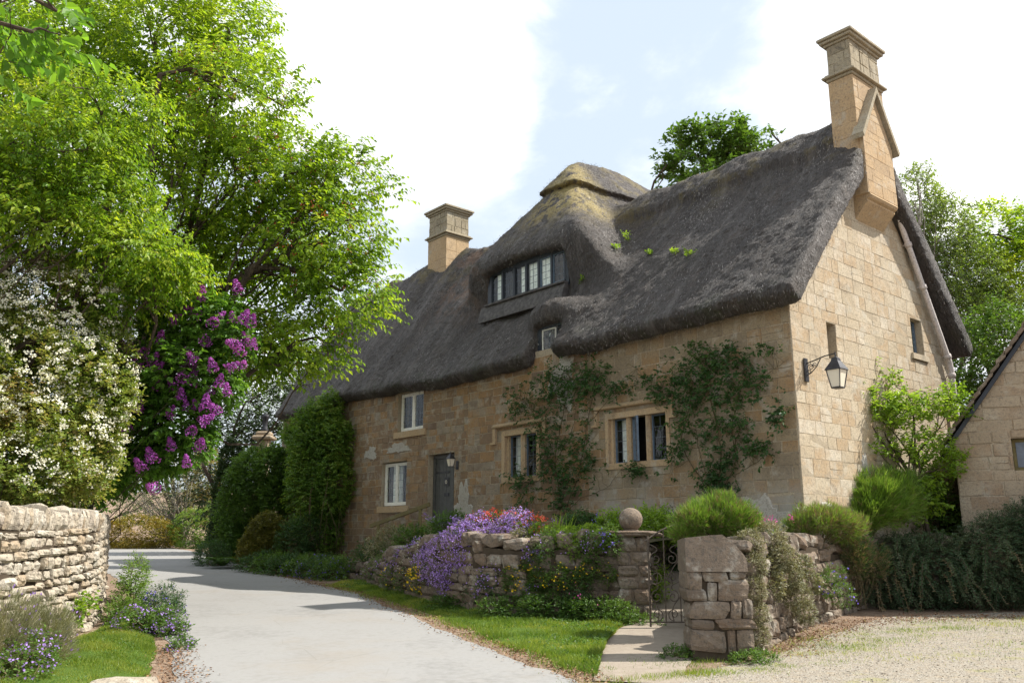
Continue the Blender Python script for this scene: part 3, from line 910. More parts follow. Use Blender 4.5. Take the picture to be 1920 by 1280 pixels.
def hb(mb, name, mat, parent=None, smooth=False):
    return mb.build(name, M[mat], parent or house, smooth, mapuv=True)


# ---- thatch as an implicit solid, meshed with surface nets
def smax(a, b, k): h = np.clip(.5 - .5 * (b - a) / k, 0, 1); return b * (1 - h) + a * h + k * h * (1 - h)
def smin(a, b, k): return -smax(-a, -b, k)
def sst(x, a, b): t = np.clip((x - a) / (b - a), 0, 1); return t * t * (3 - 2 * t)


def roof_field(u, v, z):
    left = sst(u, 7.0, 9.5)
    zr = 9.12 + .32 * left - .10 * sst(u, 15, 20) + .03 * np.sin(u * 1.3)
    zE = 4.2 + .12 * np.exp(-((u - 15.5) / 2.2) ** 2) + .05 * np.exp(-((u - 12.3) / .9) ** 2) + .03 * np.sin(u * .9 + 1)
    lf_ = sst(u, 9.9, 12.6); vc = 3.45 - .85 * lf_; hw = 3.88 - .85 * lf_
    vr = np.sqrt((v - vc) ** 2 + .03)
    m = (zr - zE) / hw; q = np.sqrt(1 + m * m)
    lump = .035 * np.sin(u * 1.7 + .6 * z) * np.sin(v * 1.3 + u * .35) + .02 * np.sin(u * 4.3 + z * .8)
    groove = .05 * left * np.sin(u * 2.9 + 1.3 * np.sin(z * .9)) * sst(z, 4.5, 5.5)
    belly = .09 * np.sin(np.clip((z - zE) / (zr - zE), 0, 1) * pi)      # slight sag of the slope
    proud = .16 * sst(u, 6.15, 5.85) * sst(z, 7.6, 6.2)
    dout = (z - zr + m * vr) / q + belly - lump - groove - proud
    c = (vr + (zr - z) * m) / q - (hw + (zr - zE) * m) / q
    slab = smax(smax(dout, -(dout + .46), .12), c + .0, .16)
    # drooping swell over the small low dormer
    hood = (np.sqrt(((u - 6.50) / .85) ** 2 + ((v - .32) / .52) ** 2 + ((z - 5.28) / .42) ** 2) - 1) * .5
    slab = smin(slab, hood, .5)
    cav2 = smax(smax(np.abs(u - 6.42) - .43 - .10 * sst(u, 6.4, 6.8), v - .12, .08), z - 5.02 + .25 * (u - 6.42) ** 2, .1)
    slab = smax(slab, -cav2, .10)
    # cross wing with half hip and wide eyebrow window
    fl = (z - 10.80 + 1.40 * np.sqrt((u - 8.42) ** 2 + .015)) / 1.69
    hip = (z - 10.80 - 1.44 * (v - 2.95)) / 1.70
    wout = smax(fl, hip, .32) - .03 * np.sin(u * 2.1 + z) - .05 * np.sin(v * 1.7)
    front = .58 + (.16 + .34 * sst(u, 6.2, 7.5)) * np.clip(7.45 - z, -.6, 3) - v + .10 * ((u - 8.35) / 1.8) ** 2
    wing = smax(wout, front / 1.15, .28)
    wing = smax(wing, v - 7.3, .1)
    cav = smax(smax(np.abs(u - 8.34) - 1.60, v - 1.12, .12), z - 7.33 + .06 * (u - 8.34) ** 2, .12)
    wing = smax(wing, -cav, .14)
    wing = smax(wing, -(wout + 1.3), .1) if False else wing
    wing = smax(wing, 5.4 - z, .1)
    r = smin(slab, wing, .42)
    cav_core = smax(smax(np.abs(u - 8.34) - 1.56, v - 1.12, .1), z - 7.30 + .05 * (u - 8.34) ** 2, .1)
    r = smax(r, -np.maximum(cav_core, 6.33 - z + .0 * u - .25 * np.clip(.75 - v, 0, 1)), .08)
    # ridge caps: thick saddles with a cut lower edge
    scal = .05 * np.sin(u * 2.2)
    cap = np.maximum(np.maximum(dout - .17, vr - .66 - scal), np.maximum(-.42 - u, u - 7.35))
    cap = np.maximum(cap, -(dout + .3))
    capw = np.maximum(np.maximum(wout - .17, 9.72 + .06 * np.sin(u * 3) + .10 * (v - 3) * 0 - z), -(wout + .3)); capw = np.maximum(capw, v - 7.35)
    r = np.minimum(np.minimum(r, cap), capw)
    r = smax(r, -.36 - u, .12); r = smax(r, u - 20.55, .12)
    r = smax(r, -np.maximum(np.maximum(u - .0, -2 - u), np.abs(v - 3.45) - .69), .05)      # notch round the gable stack
    return r


def surface_nets(F, o, h):
    S = F < 0; nx, ny, nz = F.shape
    acc = np.zeros((nx - 1, ny - 1, nz - 1, 3)); cnt = np.zeros((nx - 1, ny - 1, nz - 1))
    sl_ = lambda a, n: slice(a, n - 1 + a)
    for ax in range(3):
        oth = [k for k in range(3) if k != ax]
        for b in (0, 1):
            for c in (0, 1):
                o0 = [0, 0, 0]; o0[oth[0]] = b; o0[oth[1]] = c; o1 = list(o0); o1[ax] = 1
                A = F[sl_(o0[0], nx), sl_(o0[1], ny), sl_(o0[2], nz)]; B = F[sl_(o1[0], nx), sl_(o1[1], ny), sl_(o1[2], nz)]
                cr = (A < 0) != (B < 0); tt = np.where(cr, A / np.where(cr, A - B, 1), 0)
                p = [np.full(A.shape, float(o0[k])) for k in range(3)]; p[ax] = tt
                for k in range(3): acc[..., k] += np.where(cr, p[k], 0)
                cnt += cr
    act = cnt > 0; idx = -np.ones(act.shape, int); idx[act] = np.arange(act.sum())
    I = np.argwhere(act); V_ = (I + acc[act] / cnt[act][:, None]) * h + o
    faces = []
    for ax in range(3):
        a = [slice(1, -1)] * 3; a[ax] = slice(0, -1); a2 = [slice(1, -1)] * 3; a2[ax] = slice(1, None)
        s0 = S[tuple(a)]; s1 = S[tuple(a2)]; e = np.argwhere(s0 != s1)
        if len(e) == 0: continue
        base = e.copy(); oth = [k for k in range(3) if k != ax]
        for k in oth: base[:, k] += 1
        q = []
        for (db, dc) in ((-1, -1), (0, -1), (0, 0), (-1, 0)):
            w = base.copy(); w[:, oth[0]] += db; w[:, oth[1]] += dc; q.append(idx[w[:, 0], w[:, 1], w[:, 2]])
        q = np.stack(q, 1); ins = s0[tuple(e.T)]
        flip = ~ins if ax != 1 else ins
        q[flip] = q[flip][:, ::-1]; faces.append(q)
    return V_, np.vstack(faces)


h_ = .07
gu = np.arange(-.75, 20.95, h_); gv_ = np.arange(-1.0, 7.9, h_); gz = np.arange(3.5, 11.1, h_)
UU, VV, ZZ = np.meshgrid(gu, gv_, gz, indexing='ij')
F = roof_field(UU, VV, ZZ).astype(np.float32)
rv, rf = surface_nets(F, np.array([gu[0], gv_[0], gz[0]]), h_)
del UU, VV, ZZ, F
rv = rv + rng.normal(size=rv.shape) * .008 + np.array([0, -.35, .5]) * (fnoise(rv * [1, 1, .45], .16) * .022)[:, None]
mb = MB(); mb.add(rv, rf, .5); roof = hb(mb, 'thatched_roof', 'thatch', smooth=True)
# loose reed ends over the visible slope
a_, b_, c_ = rv[rf[:, 0]], rv[rf[:, 1]], rv[rf[:, 2]]
fn = np.cross(b_ - a_, c_ - a_); ar = np.linalg.norm(fn, axis=1); fn = fn / (ar[:, None] + 1e-12)
cen = rv[rf].mean(1)
vis = (fn[:, 1] < .35) & (cen[:, 1] < 4.0) | (cen[:, 0] < -.2)
w = ar * vis * (1 - .4 * sst(cen[:, 0], 9, 18)); w /= w.sum(); k = rng.choice(len(rf), 110000, p=w)
p = cen[k] + rng.normal(size=(len(k), 3)) * .03; nr = fn[k]
down = np.array([0, 0, -1.]) - nr * (-nr[:, 2:3]); down = unit(down + rng.normal(size=p.shape) * .16)
mb = MB(); patch = fnoise(p * [1, 1, .4], .8)
lift = .06 + .20 * rng.random((len(k), 1)) ** 2
leaves(mb, p + nr * .004, down + nr * lift, nr, .035 + .07 * rng.random(len(k)), .009, np.clip(.22 + .25 * patch + .65 * rng.random(len(k)) ** 2.2, 0, 1), .1)
o = mb.build('reed_ends', M['reed'], roof, mapuv=True); o['kind'] = 'stuff'


# ---- masonry
def clip_poly(p, a, b, c):
    out = []; n = len(p)
    for i in range(n):
        P1, P2 = p[i], p[(i + 1) % n]; d1 = a * P1[0] + b * P1[1] - c; d2 = a * P2[0] + b * P2[1] - c
        if d1 <= 0: out.append(P1)
        if (d1 < 0) != (d2 < 0) and abs(d1 - d2) > 1e-9: t_ = d1 / (d1 - d2); out.append((P1[0] + (P2[0] - P1[0]) * t_, P1[1] + (P2[1] - P1[1]) * t_))
    return out


def sub_rects(r, ops):
    rs = [r]
    for (a0, a1, b0, b1) in ops:
        nxt = []
        for (x0, x1, z0, z1) in rs:
            if x1 <= a0 or x0 >= a1 or z1 <= b0 or z0 >= b1: nxt.append((x0, x1, z0, z1)); continue
            if x0 < a0: nxt.append((x0, a0, z0, z1))
            if x1 > a1: nxt.append((a1, x1, z0, z1))
            xa, xb = max(x0, a0), min(x1, a1)
            if z0 < b0: nxt.append((xa, xb, z0, b0))
            if z1 > b1: nxt.append((xa, xb, b1, z1))
        rs = nxt
    return rs


def wall_body(mb, mapf, x0, x1, z0, z1, ops, planes, th, outward=1):
    xs = sorted({x0, x1, *[o[0] for o in ops], *[o[1] for o in ops]}); zs = sorted({z0, z1, *[o[2] for o in ops], *[o[3] for o in ops]})
    for i in range(len(xs) - 1):
        for j in range(len(zs) - 1):
            cx, cz = (xs[i] + xs[i + 1]) / 2, (zs[j] + zs[j + 1]) / 2
            if any(o[0] < cx < o[1] and o[2] < cz < o[3] for o in ops): continue
            p = [(xs[i], zs[j]), (xs[i + 1], zs[j]), (xs[i + 1], zs[j + 1]), (xs[i], zs[j + 1])]
            for pl in planes: p = clip_poly(p, *pl) if len(p) > 2 else p
            if len(p) < 3: continue
            prism(mb, mapf, p, 0, -th, .5)


def prism(mb, mapf, p, d0, d1, rnd):
    n = len(p); v = [mapf(x, z, d0) for x, z in p] + [mapf(x, z, d1) for x, z in p]
    N0 = mb.n; mb.add(v, [[n + (i + 1) % n, n + i, i, (i + 1) % n] for i in range(n)] and [[i, n + i, n + (i + 1) % n, (i + 1) % n] for i in range(n)], rnd)
    mb.f.append((np.array([[N0 + i for i in range(n)]]), np.array([rnd]))); mb.f.append((np.array([[N0 + 2 * n - 1 - i for i in range(n)]]), np.array([rnd])))


def blocks(mb, mapf, x0, x1, z0, z1, ops, planes, hh, ll, rndf=None, proud=(.006, .02), gap=.007, jit=.006):
    z = z0
    while z < z1 - .02:
        h = random.uniform(*hh)
        if z1 - z - h < hh[0] * .6: h = z1 - z
        x = x0 - random.random() * ll[0] * .8
        while x < x1:
            l = random.uniform(*ll)
            if random.random() < .2: l *= .6
            bx0, bx1 = max(x, x0), min(x + l, x1); x += l
            if bx1 - bx0 < .04: continue
            col = random.random() if rndf is None else rndf((bx0 + bx1) / 2, z + h / 2)
            cells = [(bx0, bx1, z, z + h)]
            if h > .26 and l < .5 and random.random() < .22: cells = [(bx0, bx1, z, z + h * .5), (bx0, bx1, z + h * .5, z + h)]
            for cell in cells:
                for (a0, a1, b0, b1) in sub_rects(cell, ops):
                    if a1 - a0 < .03 or b1 - b0 < .03: continue
                    p = [(a0 + gap, b0 + gap), (a1 - gap, b0 + gap), (a1 - gap, b1 - gap), (a0 + gap, b1 - gap)]
                    for (pa, pb, pc) in planes: p = clip_poly(p, pa, pb, pc) if len(p) > 2 else p
                    if len(p) < 3: continue
                    p = [(a + random.gauss(0, jit), b + random.gauss(0, jit)) for a, b in p]
                    cx = sum(a for a, b in p) / len(p); cz = sum(b for a, b in p) / len(p)
                    d = random.uniform(*proud); n = len(p); inn = []
                    for a, b in p:
                        L_ = math.hypot(a - cx, b - cz) + 1e-6; k = max(.3, 1 - .007 / L_); inn.append((cx + (a - cx) * k, cz + (b - cz) * k))
                    v = [mapf(a, b, -.002) for a, b in p] + [mapf(a, b, d + random.gauss(0, .002)) for a, b in inn]
                    N0 = mb.n; mb.add(v, [[i, (i + 1) % n, n + (i + 1) % n, n + i] for i in range(n)], col)
                    mb.f.append((np.array([[N0 + n + i for i in range(n)]]), np.array([col])))
        z += h


fmap = lambda x, z, d: (x, -d, z)            # front face, plane v=0
gmap = lambda x, z, d: (-d, x, z)            # gable face, plane u=0 (x = v)


def fmap_fix(mb_):
    return mb_


slopeA = (-1.25, 1.0, 3.98 + .15)            # z <= 4.13 + 1.25 v
slopeB = (1.25, 1.0, 4.13 + 1.25 * 6.9)
front_ops = [(2.88, 4.66, 1.40, 2.62), (6.80, 8.20, 1.28, 2.56), (12.44, 13.76, .84, 2.12), (11.68, 12.98, 2.95, 4.10), (10.18, 11.38, -.2, 2.2), (18.5, 19.55, 2.66, 3.55)]
gable_ops = [(1.27, 1.60, 3.32, 4.04), (4.93, 5.47, 3.93, 4.74)]
mb = MB()
wall_body(mb, fmap, .0, 20.5, -1.3, 4.4, front_ops, [], .45)
fw = hb(mb, 'front_wall', 'mortar'); mb = MB()
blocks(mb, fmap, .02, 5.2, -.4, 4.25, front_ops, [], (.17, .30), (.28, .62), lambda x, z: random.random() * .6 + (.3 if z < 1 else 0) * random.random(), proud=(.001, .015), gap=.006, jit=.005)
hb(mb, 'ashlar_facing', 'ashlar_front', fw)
mb = MB()
blocks(mb, fmap, 5.2, 9.6, -.5, 4.25, front_ops, [], (.16, .28), (.25, .6), lambda x, z: .25 + random.random() * .7, proud=(.002, .013))
blocks(mb, fmap, 9.6, 20.48, -1.3, 4.25, front_ops, [], (.13, .26), (.18, .5), proud=(.002, .016))
hb(mb, 'rubble_facing', 'rubble', fw)
mb = MB()
gwin = [(-1, 0, 0), ]
wall_body(mb, gmap, .455, 6.9, -1.4, 9.0, gable_ops, [slopeA, slopeB], .40)
gw = hb(mb, 'gable_wall', 'mortar'); mb = MB()
blocks(mb, gmap, .0, 6.9, -1.0, 8.6, gable_ops, [slopeA, slopeB], (.20, .33), (.30, .62), proud=(.001, .006), gap=.0045, jit=.003)
hb(mb, 'ashlar_facing', 'ashlar', gw)
mb = MB(); wall_body(mb, lambda x, z, d: (x, 6.9 + d, z), .42, 11.4, -1.3, 4.3, [], [], .4); wall_body(mb, lambda x, z, d: (x, 5.2 + d, z), 11.41, 20.5, -1.3, 4.3, [], [], .4); hb(mb, 'back_wall', 'rubble')
mb = MB(); wall_body(mb, lambda x, z, d: (20.5 + d, x, z), .46, 4.78, -1.3, 9.0, [], [(-1.6, 1., 4.2), (1.6, 1., 4.2 + 1.6 * 5.2)], .4)
hb(mb, 'end_wall', 'rubble')
# pale render at the foot of the gable corner and under the low dormer
mb = MB()


def patch(mb, mapf, cx, cz, rx, rz, d, seed):
    mb = MB(); n = 44; p = []
    for i in range(n):
        a = 2 * pi * i / n; r = 1 + .22 * sin(a * 3 + seed) + .12 * sin(a * 7 + seed * 2) + .09 * sin(a * 13 + seed) + random.gauss(0, .06)
        p.append((cx + rx * r * cos(a), cz + rz * r * sin(a)))
    inn = [(cx + (a - cx) * .9, cz + (b - cz) * .9) for a, b in p]
    v = [mapf(a, b, .002) for a, b in p] + [mapf(a, b, d) for a, b in inn]; N0 = mb.n
    mb.add(v, [[i, (i + 1) % n, n + (i + 1) % n, n + i] for i in range(n)], random.random()); mb.f.append((np.array([[N0 + n + i for i in range(n)]]), np.array([.6]))); hb(mb, 'render_patch', 'plaster', fw if mapf is fmap else gw)


patch(mb, gmap, 1.1, .15, 1.15, .42, .022, 1.); patch(mb, gmap, 2.3, 1.0, .18, .5, .021, 2.5)
patch(mb, fmap, .9, .25, .75, .42, .020, 4.); patch(mb, fmap, 3.6, .3, .9, .25, .020, 6.); patch(mb, fmap, 9.75, .55, .42, .75, .022, 3.)
patch(mb, fmap, 6.0, 3.55, .42, .62, .020, 1.7); patch(mb, fmap, 12.9, 2.5, .6, .14, .022, 3.3); patch(mb, fmap, 14.4, 2.45, .35, .2, .022, 2.3)


# ---- windows
def leading(mb, mapf, x0, x1, z0, z1, d, nx, nz, w=.009):
    for i in range(1, nx): x = x0 + (x1 - x0) * i / nx; prism(mb, mapf, [(x - w / 2, z0), (x + w / 2, z0), (x + w / 2, z1), (x - w / 2, z1)], d, d - .008, .5)
    for j in range(1, nz):
        z = z0 + (z1 - z0) * j / nz
        prism(mb, mapf, [(x0, z - w / 2), (x1, z - w / 2), (x1, z + w / 2), (x0, z + w / 2)], d + .002, d - .006, .5)


def rect(mb, mapf, x0, x1, z0, z1, d0, d1, rnd=.5): prism(mb, mapf, [(x0, z0), (x1, z0), (x1, z1), (x0, z1)], d0, d1, rnd)


def casement(par, mapf, x0, x1, z0, z1, d, fm, fw_=.04, nx=3, nz=5, ft=.045):
    mb = MB()
    rect(mb, mapf, x0, x0 + fw_, z0, z1, d, d - ft); rect(mb, mapf, x1 - fw_, x1, z0, z1, d, d - ft)
    rect(mb, mapf, x0 + fw_, x1 - fw_, z0, z0 + fw_, d - .002, d - ft + .002); rect(mb, mapf, x0 + fw_, x1 - fw_, z1 - fw_, z1, d - .002, d - ft + .002)
    f = hb(mb, 'frame', fm, par)
    mb = MB(); rect(mb, mapf, x0 + fw_ - .004, x1 - fw_ + .004, z0 + fw_ - .004, z1 - fw_ + .004, d - .022, d - .027); hb(mb, 'pane', 'glass', par)
    mb = MB(); leading(mb, mapf, x0 + fw_, x1 - fw_, z0 + fw_, z1 - fw_, d - .014, nx, nz); hb(mb, 'leading', 'lead', par)


def backing_box(par, mapf, x0, x1, z0, z1, d, depth=.5):  # shallow dark box added behind the panes to stop light leaking through
    mb = MB(); e = .03
    rect(mb, mapf, x0 - e, x1 + e, z0 - e, z1 + e, d - depth, d - depth - .03)
    rect(mb, mapf, x0 - e - .03, x0 - e, z0 - e, z1 + e, d - .05, d - depth); rect(mb, mapf, x1 + e, x1 + e + .03, z0 - e, z1 + e, d - .05, d - depth)
    rect(mb, mapf, x0 - e, x1 + e, z1 + e, z1 + e + .03, d - .05, d - depth); rect(mb, mapf, x0 - e, x1 + e, z0 - e - .03, z0 - e, d - .05, d - depth)
    hb(mb, 'dark_backing', 'dark_backing', par)


def curtains(par, mapf, spans, z0, z1, d):
    for (a, b) in spans:
        mb = MB()
        n = max(4, int((b - a) / .02)); xs = np.linspace(a, b, n); dd = d + .006 * np.sin(np.arange(n) * 1.3)
        v = [mapf(x, z0, q) for x, q in zip(xs, dd)] + [mapf(x, z1, q) for x, q in zip(xs, dd)]
        mb.add(v, [[i, i + 1, n + i + 1, n + i] for i in range(n - 1)], .5)
        hb(mb, 'curtain', 'curtain', par)


def winroot(name, label=None):
    o = bpy.data.objects.new(name, None); C.objects.link(o); o.parent = house; o.empty_display_size = .1
    if label: o['label'] = label
    return o


# white two-light casements
for (x0, x1, z0, z1, lab, cur) in [(12.47, 13.73, .87, 2.09, 'white painted lower casement left of the door', [(12.6, 12.72), (13.1, 13.22), (13.25, 13.6)]),
                                   (11.71, 12.95, 2.98, 4.08, 'white painted upper casement tucked under the thatch', None)]:
    w_ = winroot('window', lab)
    xm = (x0 + x1) / 2
    mb = MB(); d = -.10
    rect(mb, fmap, x0, x0 + .05, z0, z1, d, d - .07); rect(mb, fmap, x1 - .05, x1, z0, z1, d, d - .07); rect(mb, fmap, x0 + .05, x1 - .05, z0, z0 + .06, d + .01, d - .07); rect(mb, fmap, x0 + .05, x1 - .05, z1 - .05, z1, d, d - .07)
    rect(mb, fmap, xm - .03, xm + .03, z0 + .06, z1 - .05, d - .002, d - .07); hb(mb, 'outer_frame', 'white', w_)
    casement(w_, fmap, x0 + .052, xm - .032, z0 + .062, z1 - .052, d - .01, 'white', .035, 3, 5); casement(w_, fmap, xm + .032, x1 - .052, z0 + .062, z1 - .052, d - .01, 'white', .035, 3, 5)
    backing_box(w_, fmap, x0, x1, z0, z1, d - .07)
    if cur: curtains(w_, fmap, cur, z0 + .05, z1 - .05, d - .22)
    mb = MB(); rect(mb, fmap, x0 - .2, x1 + .15, z0 - .20, z0 - .02, .06, -.1, .3); hb(mb, 'sill', 'dressed', w_)


def mullion_window(x0, x1, z0, z1, lights, lab, hoodx, hoodz, drop, curt=None, openlight=None):
    w_ = winroot('stone_mullion_window', lab); n = len(lights)
    mb = MB()
    # surround (outer splay) and mullions
    rect(mb, fmap, x0, lights[0][0] - .07, z0, z1, .030, -.20, .4); rect(mb, fmap, lights[-1][1] + .07, x1, z0, z1, .030, -.20, .6)
    for a in (0, 1):
        xx = (lights[0][0] - .07, lights[0][0]) if a == 0 else (lights[-1][1], lights[-1][1] + .07); rect(mb, fmap, *xx, z0 + .13, z1 - .13, -.055, -.20, .5)
    rect(mb, fmap, lights[0][0] - .07, lights[-1][1] + .07, z1 - .13, z1, .028, -.20, .5); rect(mb, fmap, lights[0][0] - .07, lights[-1][1] + .07, z0, z0 + .13, .028, -.20, .3)
    hb(mb, 'surround', 'dressed', w_)
    for i in range(n - 1):
        a, b = lights[i][1], lights[i + 1][0]; mb = MB(); c = (a + b) / 2
        prism(mb, lambda x, z, d: (x, z, d) and (x, -z, d), [(a, -.20), (b, -.20), (b, -.07), (c + .02, -.012), (c - .02, -.012), (a, -.07)], z0 + .13, z1 - .13, .5)
        # prism above runs vertically: x, outward, height
        hb(mb, 'mullion', 'dressed', w_)
    for i, (a, b) in enumerate(lights):
        if openlight == i:
            # this casement stands open, hinged on its far side
            ang = radians(38); om = lambda x, z, d, a=a, b=b: (b - (b - x) * cos(ang) + (d + .13) * sin(ang) * 1, .13 - .0 - (b - x) * sin(ang) - (d + .13) * cos(ang), z)
            casement(w_, om, a + .01, b, z0 + .135, z1 - .135, -.13, 'blueframe', .028, 2, 4)
            mb = MB()
            for q in ((a, a + .02), (b - .02, b)): rect(mb, fmap, *q, z0 + .13, z1 - .13, -.12, -.15)
            hb(mb, 'outer_frame', 'blueframe', w_)
        else:
            casement(w_, fmap, a, b, z0 + .13, z1 - .13, -.12, 'blueframe', .028, 2, 4)
    backing_box(w_, fmap, lights[0][0], lights[-1][1], z0 + .13, z1 - .13, -.17)
    if curt: curtains(w_, fmap, curt, z0 + .13, z1 - .13, -.30)
    mb = MB(); hx0, hx1 = hoodx
    prism(mb, lambda x, z, d: (d, -x, z), [(.0, hoodz), (.10, hoodz + .02), (.115, hoodz + .05), (.02, hoodz + .12), (0, hoodz + .12)][::-1], hx0, hx1, .5)
    for xx in ((hx0, hx0 + .10), (hx1 - .10, hx1)): rect(mb, fmap, *xx, hoodz - drop, hoodz + .005, .075, .0, .4)
    rect(mb, fmap, hx1 - .1, hx1 + .09, hoodz - drop - .05, hoodz - drop - .002, .08, .0, .4); rect(mb, fmap, hx0 - .09, hx0 + .1, hoodz - drop - .05, hoodz - drop - .002, .08, .0, .4)
    hb(mb, 'hood_mould', 'dressed', w_)


mullion_window(2.88, 4.66, 1.40, 2.62, [(3.04, 3.46), (3.58, 4.00), (4.12, 4.50)], 'three-light stone window with one blue casement ajar', (2.75, 4.95), 2.70, .30, [(4.16, 4.46)], 1)
mullion_window(6.80, 8.20, 1.28, 2.56, [(6.98, 7.42), (7.57, 8.01)], 'two-light stone window in orange stone', (6.55, 8.5), 2.64, .34, [(7.85, 8.0)])
# far left dark window
w_ = winroot('window', 'small dark window near the far left end'); casement(w_, fmap, 18.52, 19.02, 2.68, 3.53, -.15, 'darkframe', .05, 2, 3); casement(w_, fmap, 19.03, 19.53, 2.68, 3.53, -.15, 'darkframe', .05, 2, 3); backing_box(w_, fmap, 18.52, 19.53, 2.68, 3.53, -.2)
# gable windows
w_ = winroot('window', 'narrow slit window high in the gable'); casement(w_, gmap, 1.28, 1.59, 3.33, 4.03, -.22, 'lead', .03, 1, 5); backing_box(w_, gmap, 1.28, 1.59, 3.33, 4.03, -.27)
w_ = winroot('window', 'small blue-grey leaded window beside the drainpipe'); casement(w_, gmap, 4.94, 5.46, 3.94, 4.73, -.15, 'blueframe', .05, 2, 4); backing_box(w_, gmap, 4.94, 5.46, 3.94, 4.73, -.2, .3)
curtains(w_, gmap, [(5.0, 5.4)], 4.0, 4.7, -.26)
mb = MB(); rect(mb, gmap, 4.82, 5.60, 3.80, 3.925, .05, -.1, .3); hb(mb, 'sill', 'ashlar', w_)

# wide eyebrow window
dm = lambda x, z, d: (x, .96 - d, z)
w_ = winroot('eyebrow_window', 'long low row of dark-framed leaded lights under the thatch hood')
wx0, wx1, wz0, wz1 = 6.86, 9.86, 6.37, 7.26
mb = MB(); rect(mb, dm, wx0, wx1, wz1 - .05, wz1 + .14, 0, -.10); rect(mb, dm, wx0, wx1, wz0 - .02, wz0 + .04, 0, -.10)
nl_ = 6; bw = (wx1 - wx0) / nl_
for i in range(nl_ + 1): x = wx0 + bw * i; rect(mb, dm, x - .035, x + .035, wz0 + .04, wz1 - .05, .004, -.10)
rect(mb, dm, wx0 - .14, wx0 - .035, wz0 - .1, wz1 + .1, -.004, -.12); rect(mb, dm, wx1 + .035, wx1 + .14, wz0 - .1, wz1 + .1, -.004, -.12)
hb(mb, 'outer_frame', 'darkframe', w_)
for i in range(nl_): casement(w_, dm, wx0 + bw * i + .037, wx0 + bw * (i + 1) - .037, wz0 + .042, wz1 - .052, -.02, 'blueframe' if i in (0, 1) else 'darkframe', .03, 2, 4)
backing_box(w_, dm, wx0, wx1, wz0, wz1, -.06, .6)
curtains(w_, dm, [(wx0 + bw * 5.05, wx0 + bw * 5.62), (wx0 + bw * 3.1, wx0 + bw * 3.55), (wx0 + bw * 2.12, wx0 + bw * 2.92), (wx0 + bw * 1.1, wx0 + bw * 1.9)], wz0 + .03, wz1 - .03, -.085)
mb = MB(); rect(mb, dm, wx0 - .1, wx1 + .12, wz0 - .07, wz0 - .022, .16, -.08, .5); prism(mb, lambda x, z, d: (d, .96 - x, z), [(-.05, wz0 - .50), (.24, wz0 - .54), (.21, wz0 - .40), (.1, wz0 - .072), (-.05, wz0 - .072)][::-1], wx0 - .1, wx1 + .3, .5)
hb(mb, 'sill', 'sillgrey', w_)
# small low dormer window
dm2 = lambda x, z, d: (x, .04 - d, z)
w_ = winroot('dormer_window', 'small white-edged dormer window low in the thatch')
mb = MB(); rect(mb, dm2, 5.86, 6.06, 4.08, 5.06, -.02, -.2, .4); rect(mb, dm2, 6.80, 7.05, 4.05, 5.10, -.02, -.2, .4); rect(mb, dm2, 6.06, 6.80, 4.93, 5.12, -.02, -.2, .4); rect(mb, dm2, 6.06, 6.80, 4.06, 4.19, .02, -.2, .4)
hb(mb, 'surround', 'darkframe', w_)
casement(w_, dm2, 6.30, 6.78, 4.20, 4.92, -.03, 'white', .022, 2, 4); casement(w_, dm2, 6.07, 6.28, 4.20, 4.92, -.05, 'darkframe', .03, 1, 4); backing_box(w_, dm2, 6.07, 6.79, 4.2, 4.92, -.1, .4)
curtains(w_, dm2, [(6.34, 6.58)], 4.2, 4.9, -.10)

# ---- door
dr = winroot('door', 'dark grey plank door with small knocker')
mb = MB(); rect(mb, fmap, 10.20, 10.29, 0, 2.18, -.16, -.26); rect(mb, fmap, 11.27, 11.36, 0, 2.18, -.16, -.26); rect(mb, fmap, 10.29, 11.27, 2.08, 2.18, -.16, -.26); hb(mb, 'door_frame', 'door', dr)
mb = MB()
for i in range(6): rect(mb, fmap, 10.295 + i * .1625, 10.295 + (i + 1) * .1625 - .008, .02, 2.075, -.195 + .002 * (i % 2), -.24, .5)
rect(mb, fmap, 10.3, 11.26, .03, 2.07, -.205, -.235); hb(mb, 'door_leaf', 'door', dr)
mb = MB(); rect(mb, fmap, 10.70, 11.24, 1.68, 1.73, -.183, -.2); prism(mb, fmap, [(10.62, 1.705), (10.70, 1.67), (10.70, 1.74)], -.183, -.2, .5); hb(mb, 'strap_hinge', 'iron', dr); mb = MB(); rect(mb, fmap, 10.70, 11.24, .36, .41, -.183, -.2); hb(mb, 'strap_hinge', 'iron', dr)
mb = MB(); rect(mb, fmap, 10.66, 10.86, 1.33, 1.56, -.18, -.2); hb(mb, 'grille', 'iron', dr)
mb = MB(); mb.tube([(10.76 + .035 * cos(a), .165, 1.44 + .045 * sin(a)) for a in np.linspace(0, 2 * pi, 12)], .007, 5); hb(mb, 'knocker', 'lampglass', dr)
mb = MB(); rect(mb, fmap, 10.66, 10.87, 1.06, 1.15, -.18, -.2); hb(mb, 'letter_box', 'iron', dr)
mb = MB(); rect(mb, fmap, 10.02, 11.54, -.12, .0, .2, -.3, .3); hb(mb, 'threshold', 'dressed', dr)


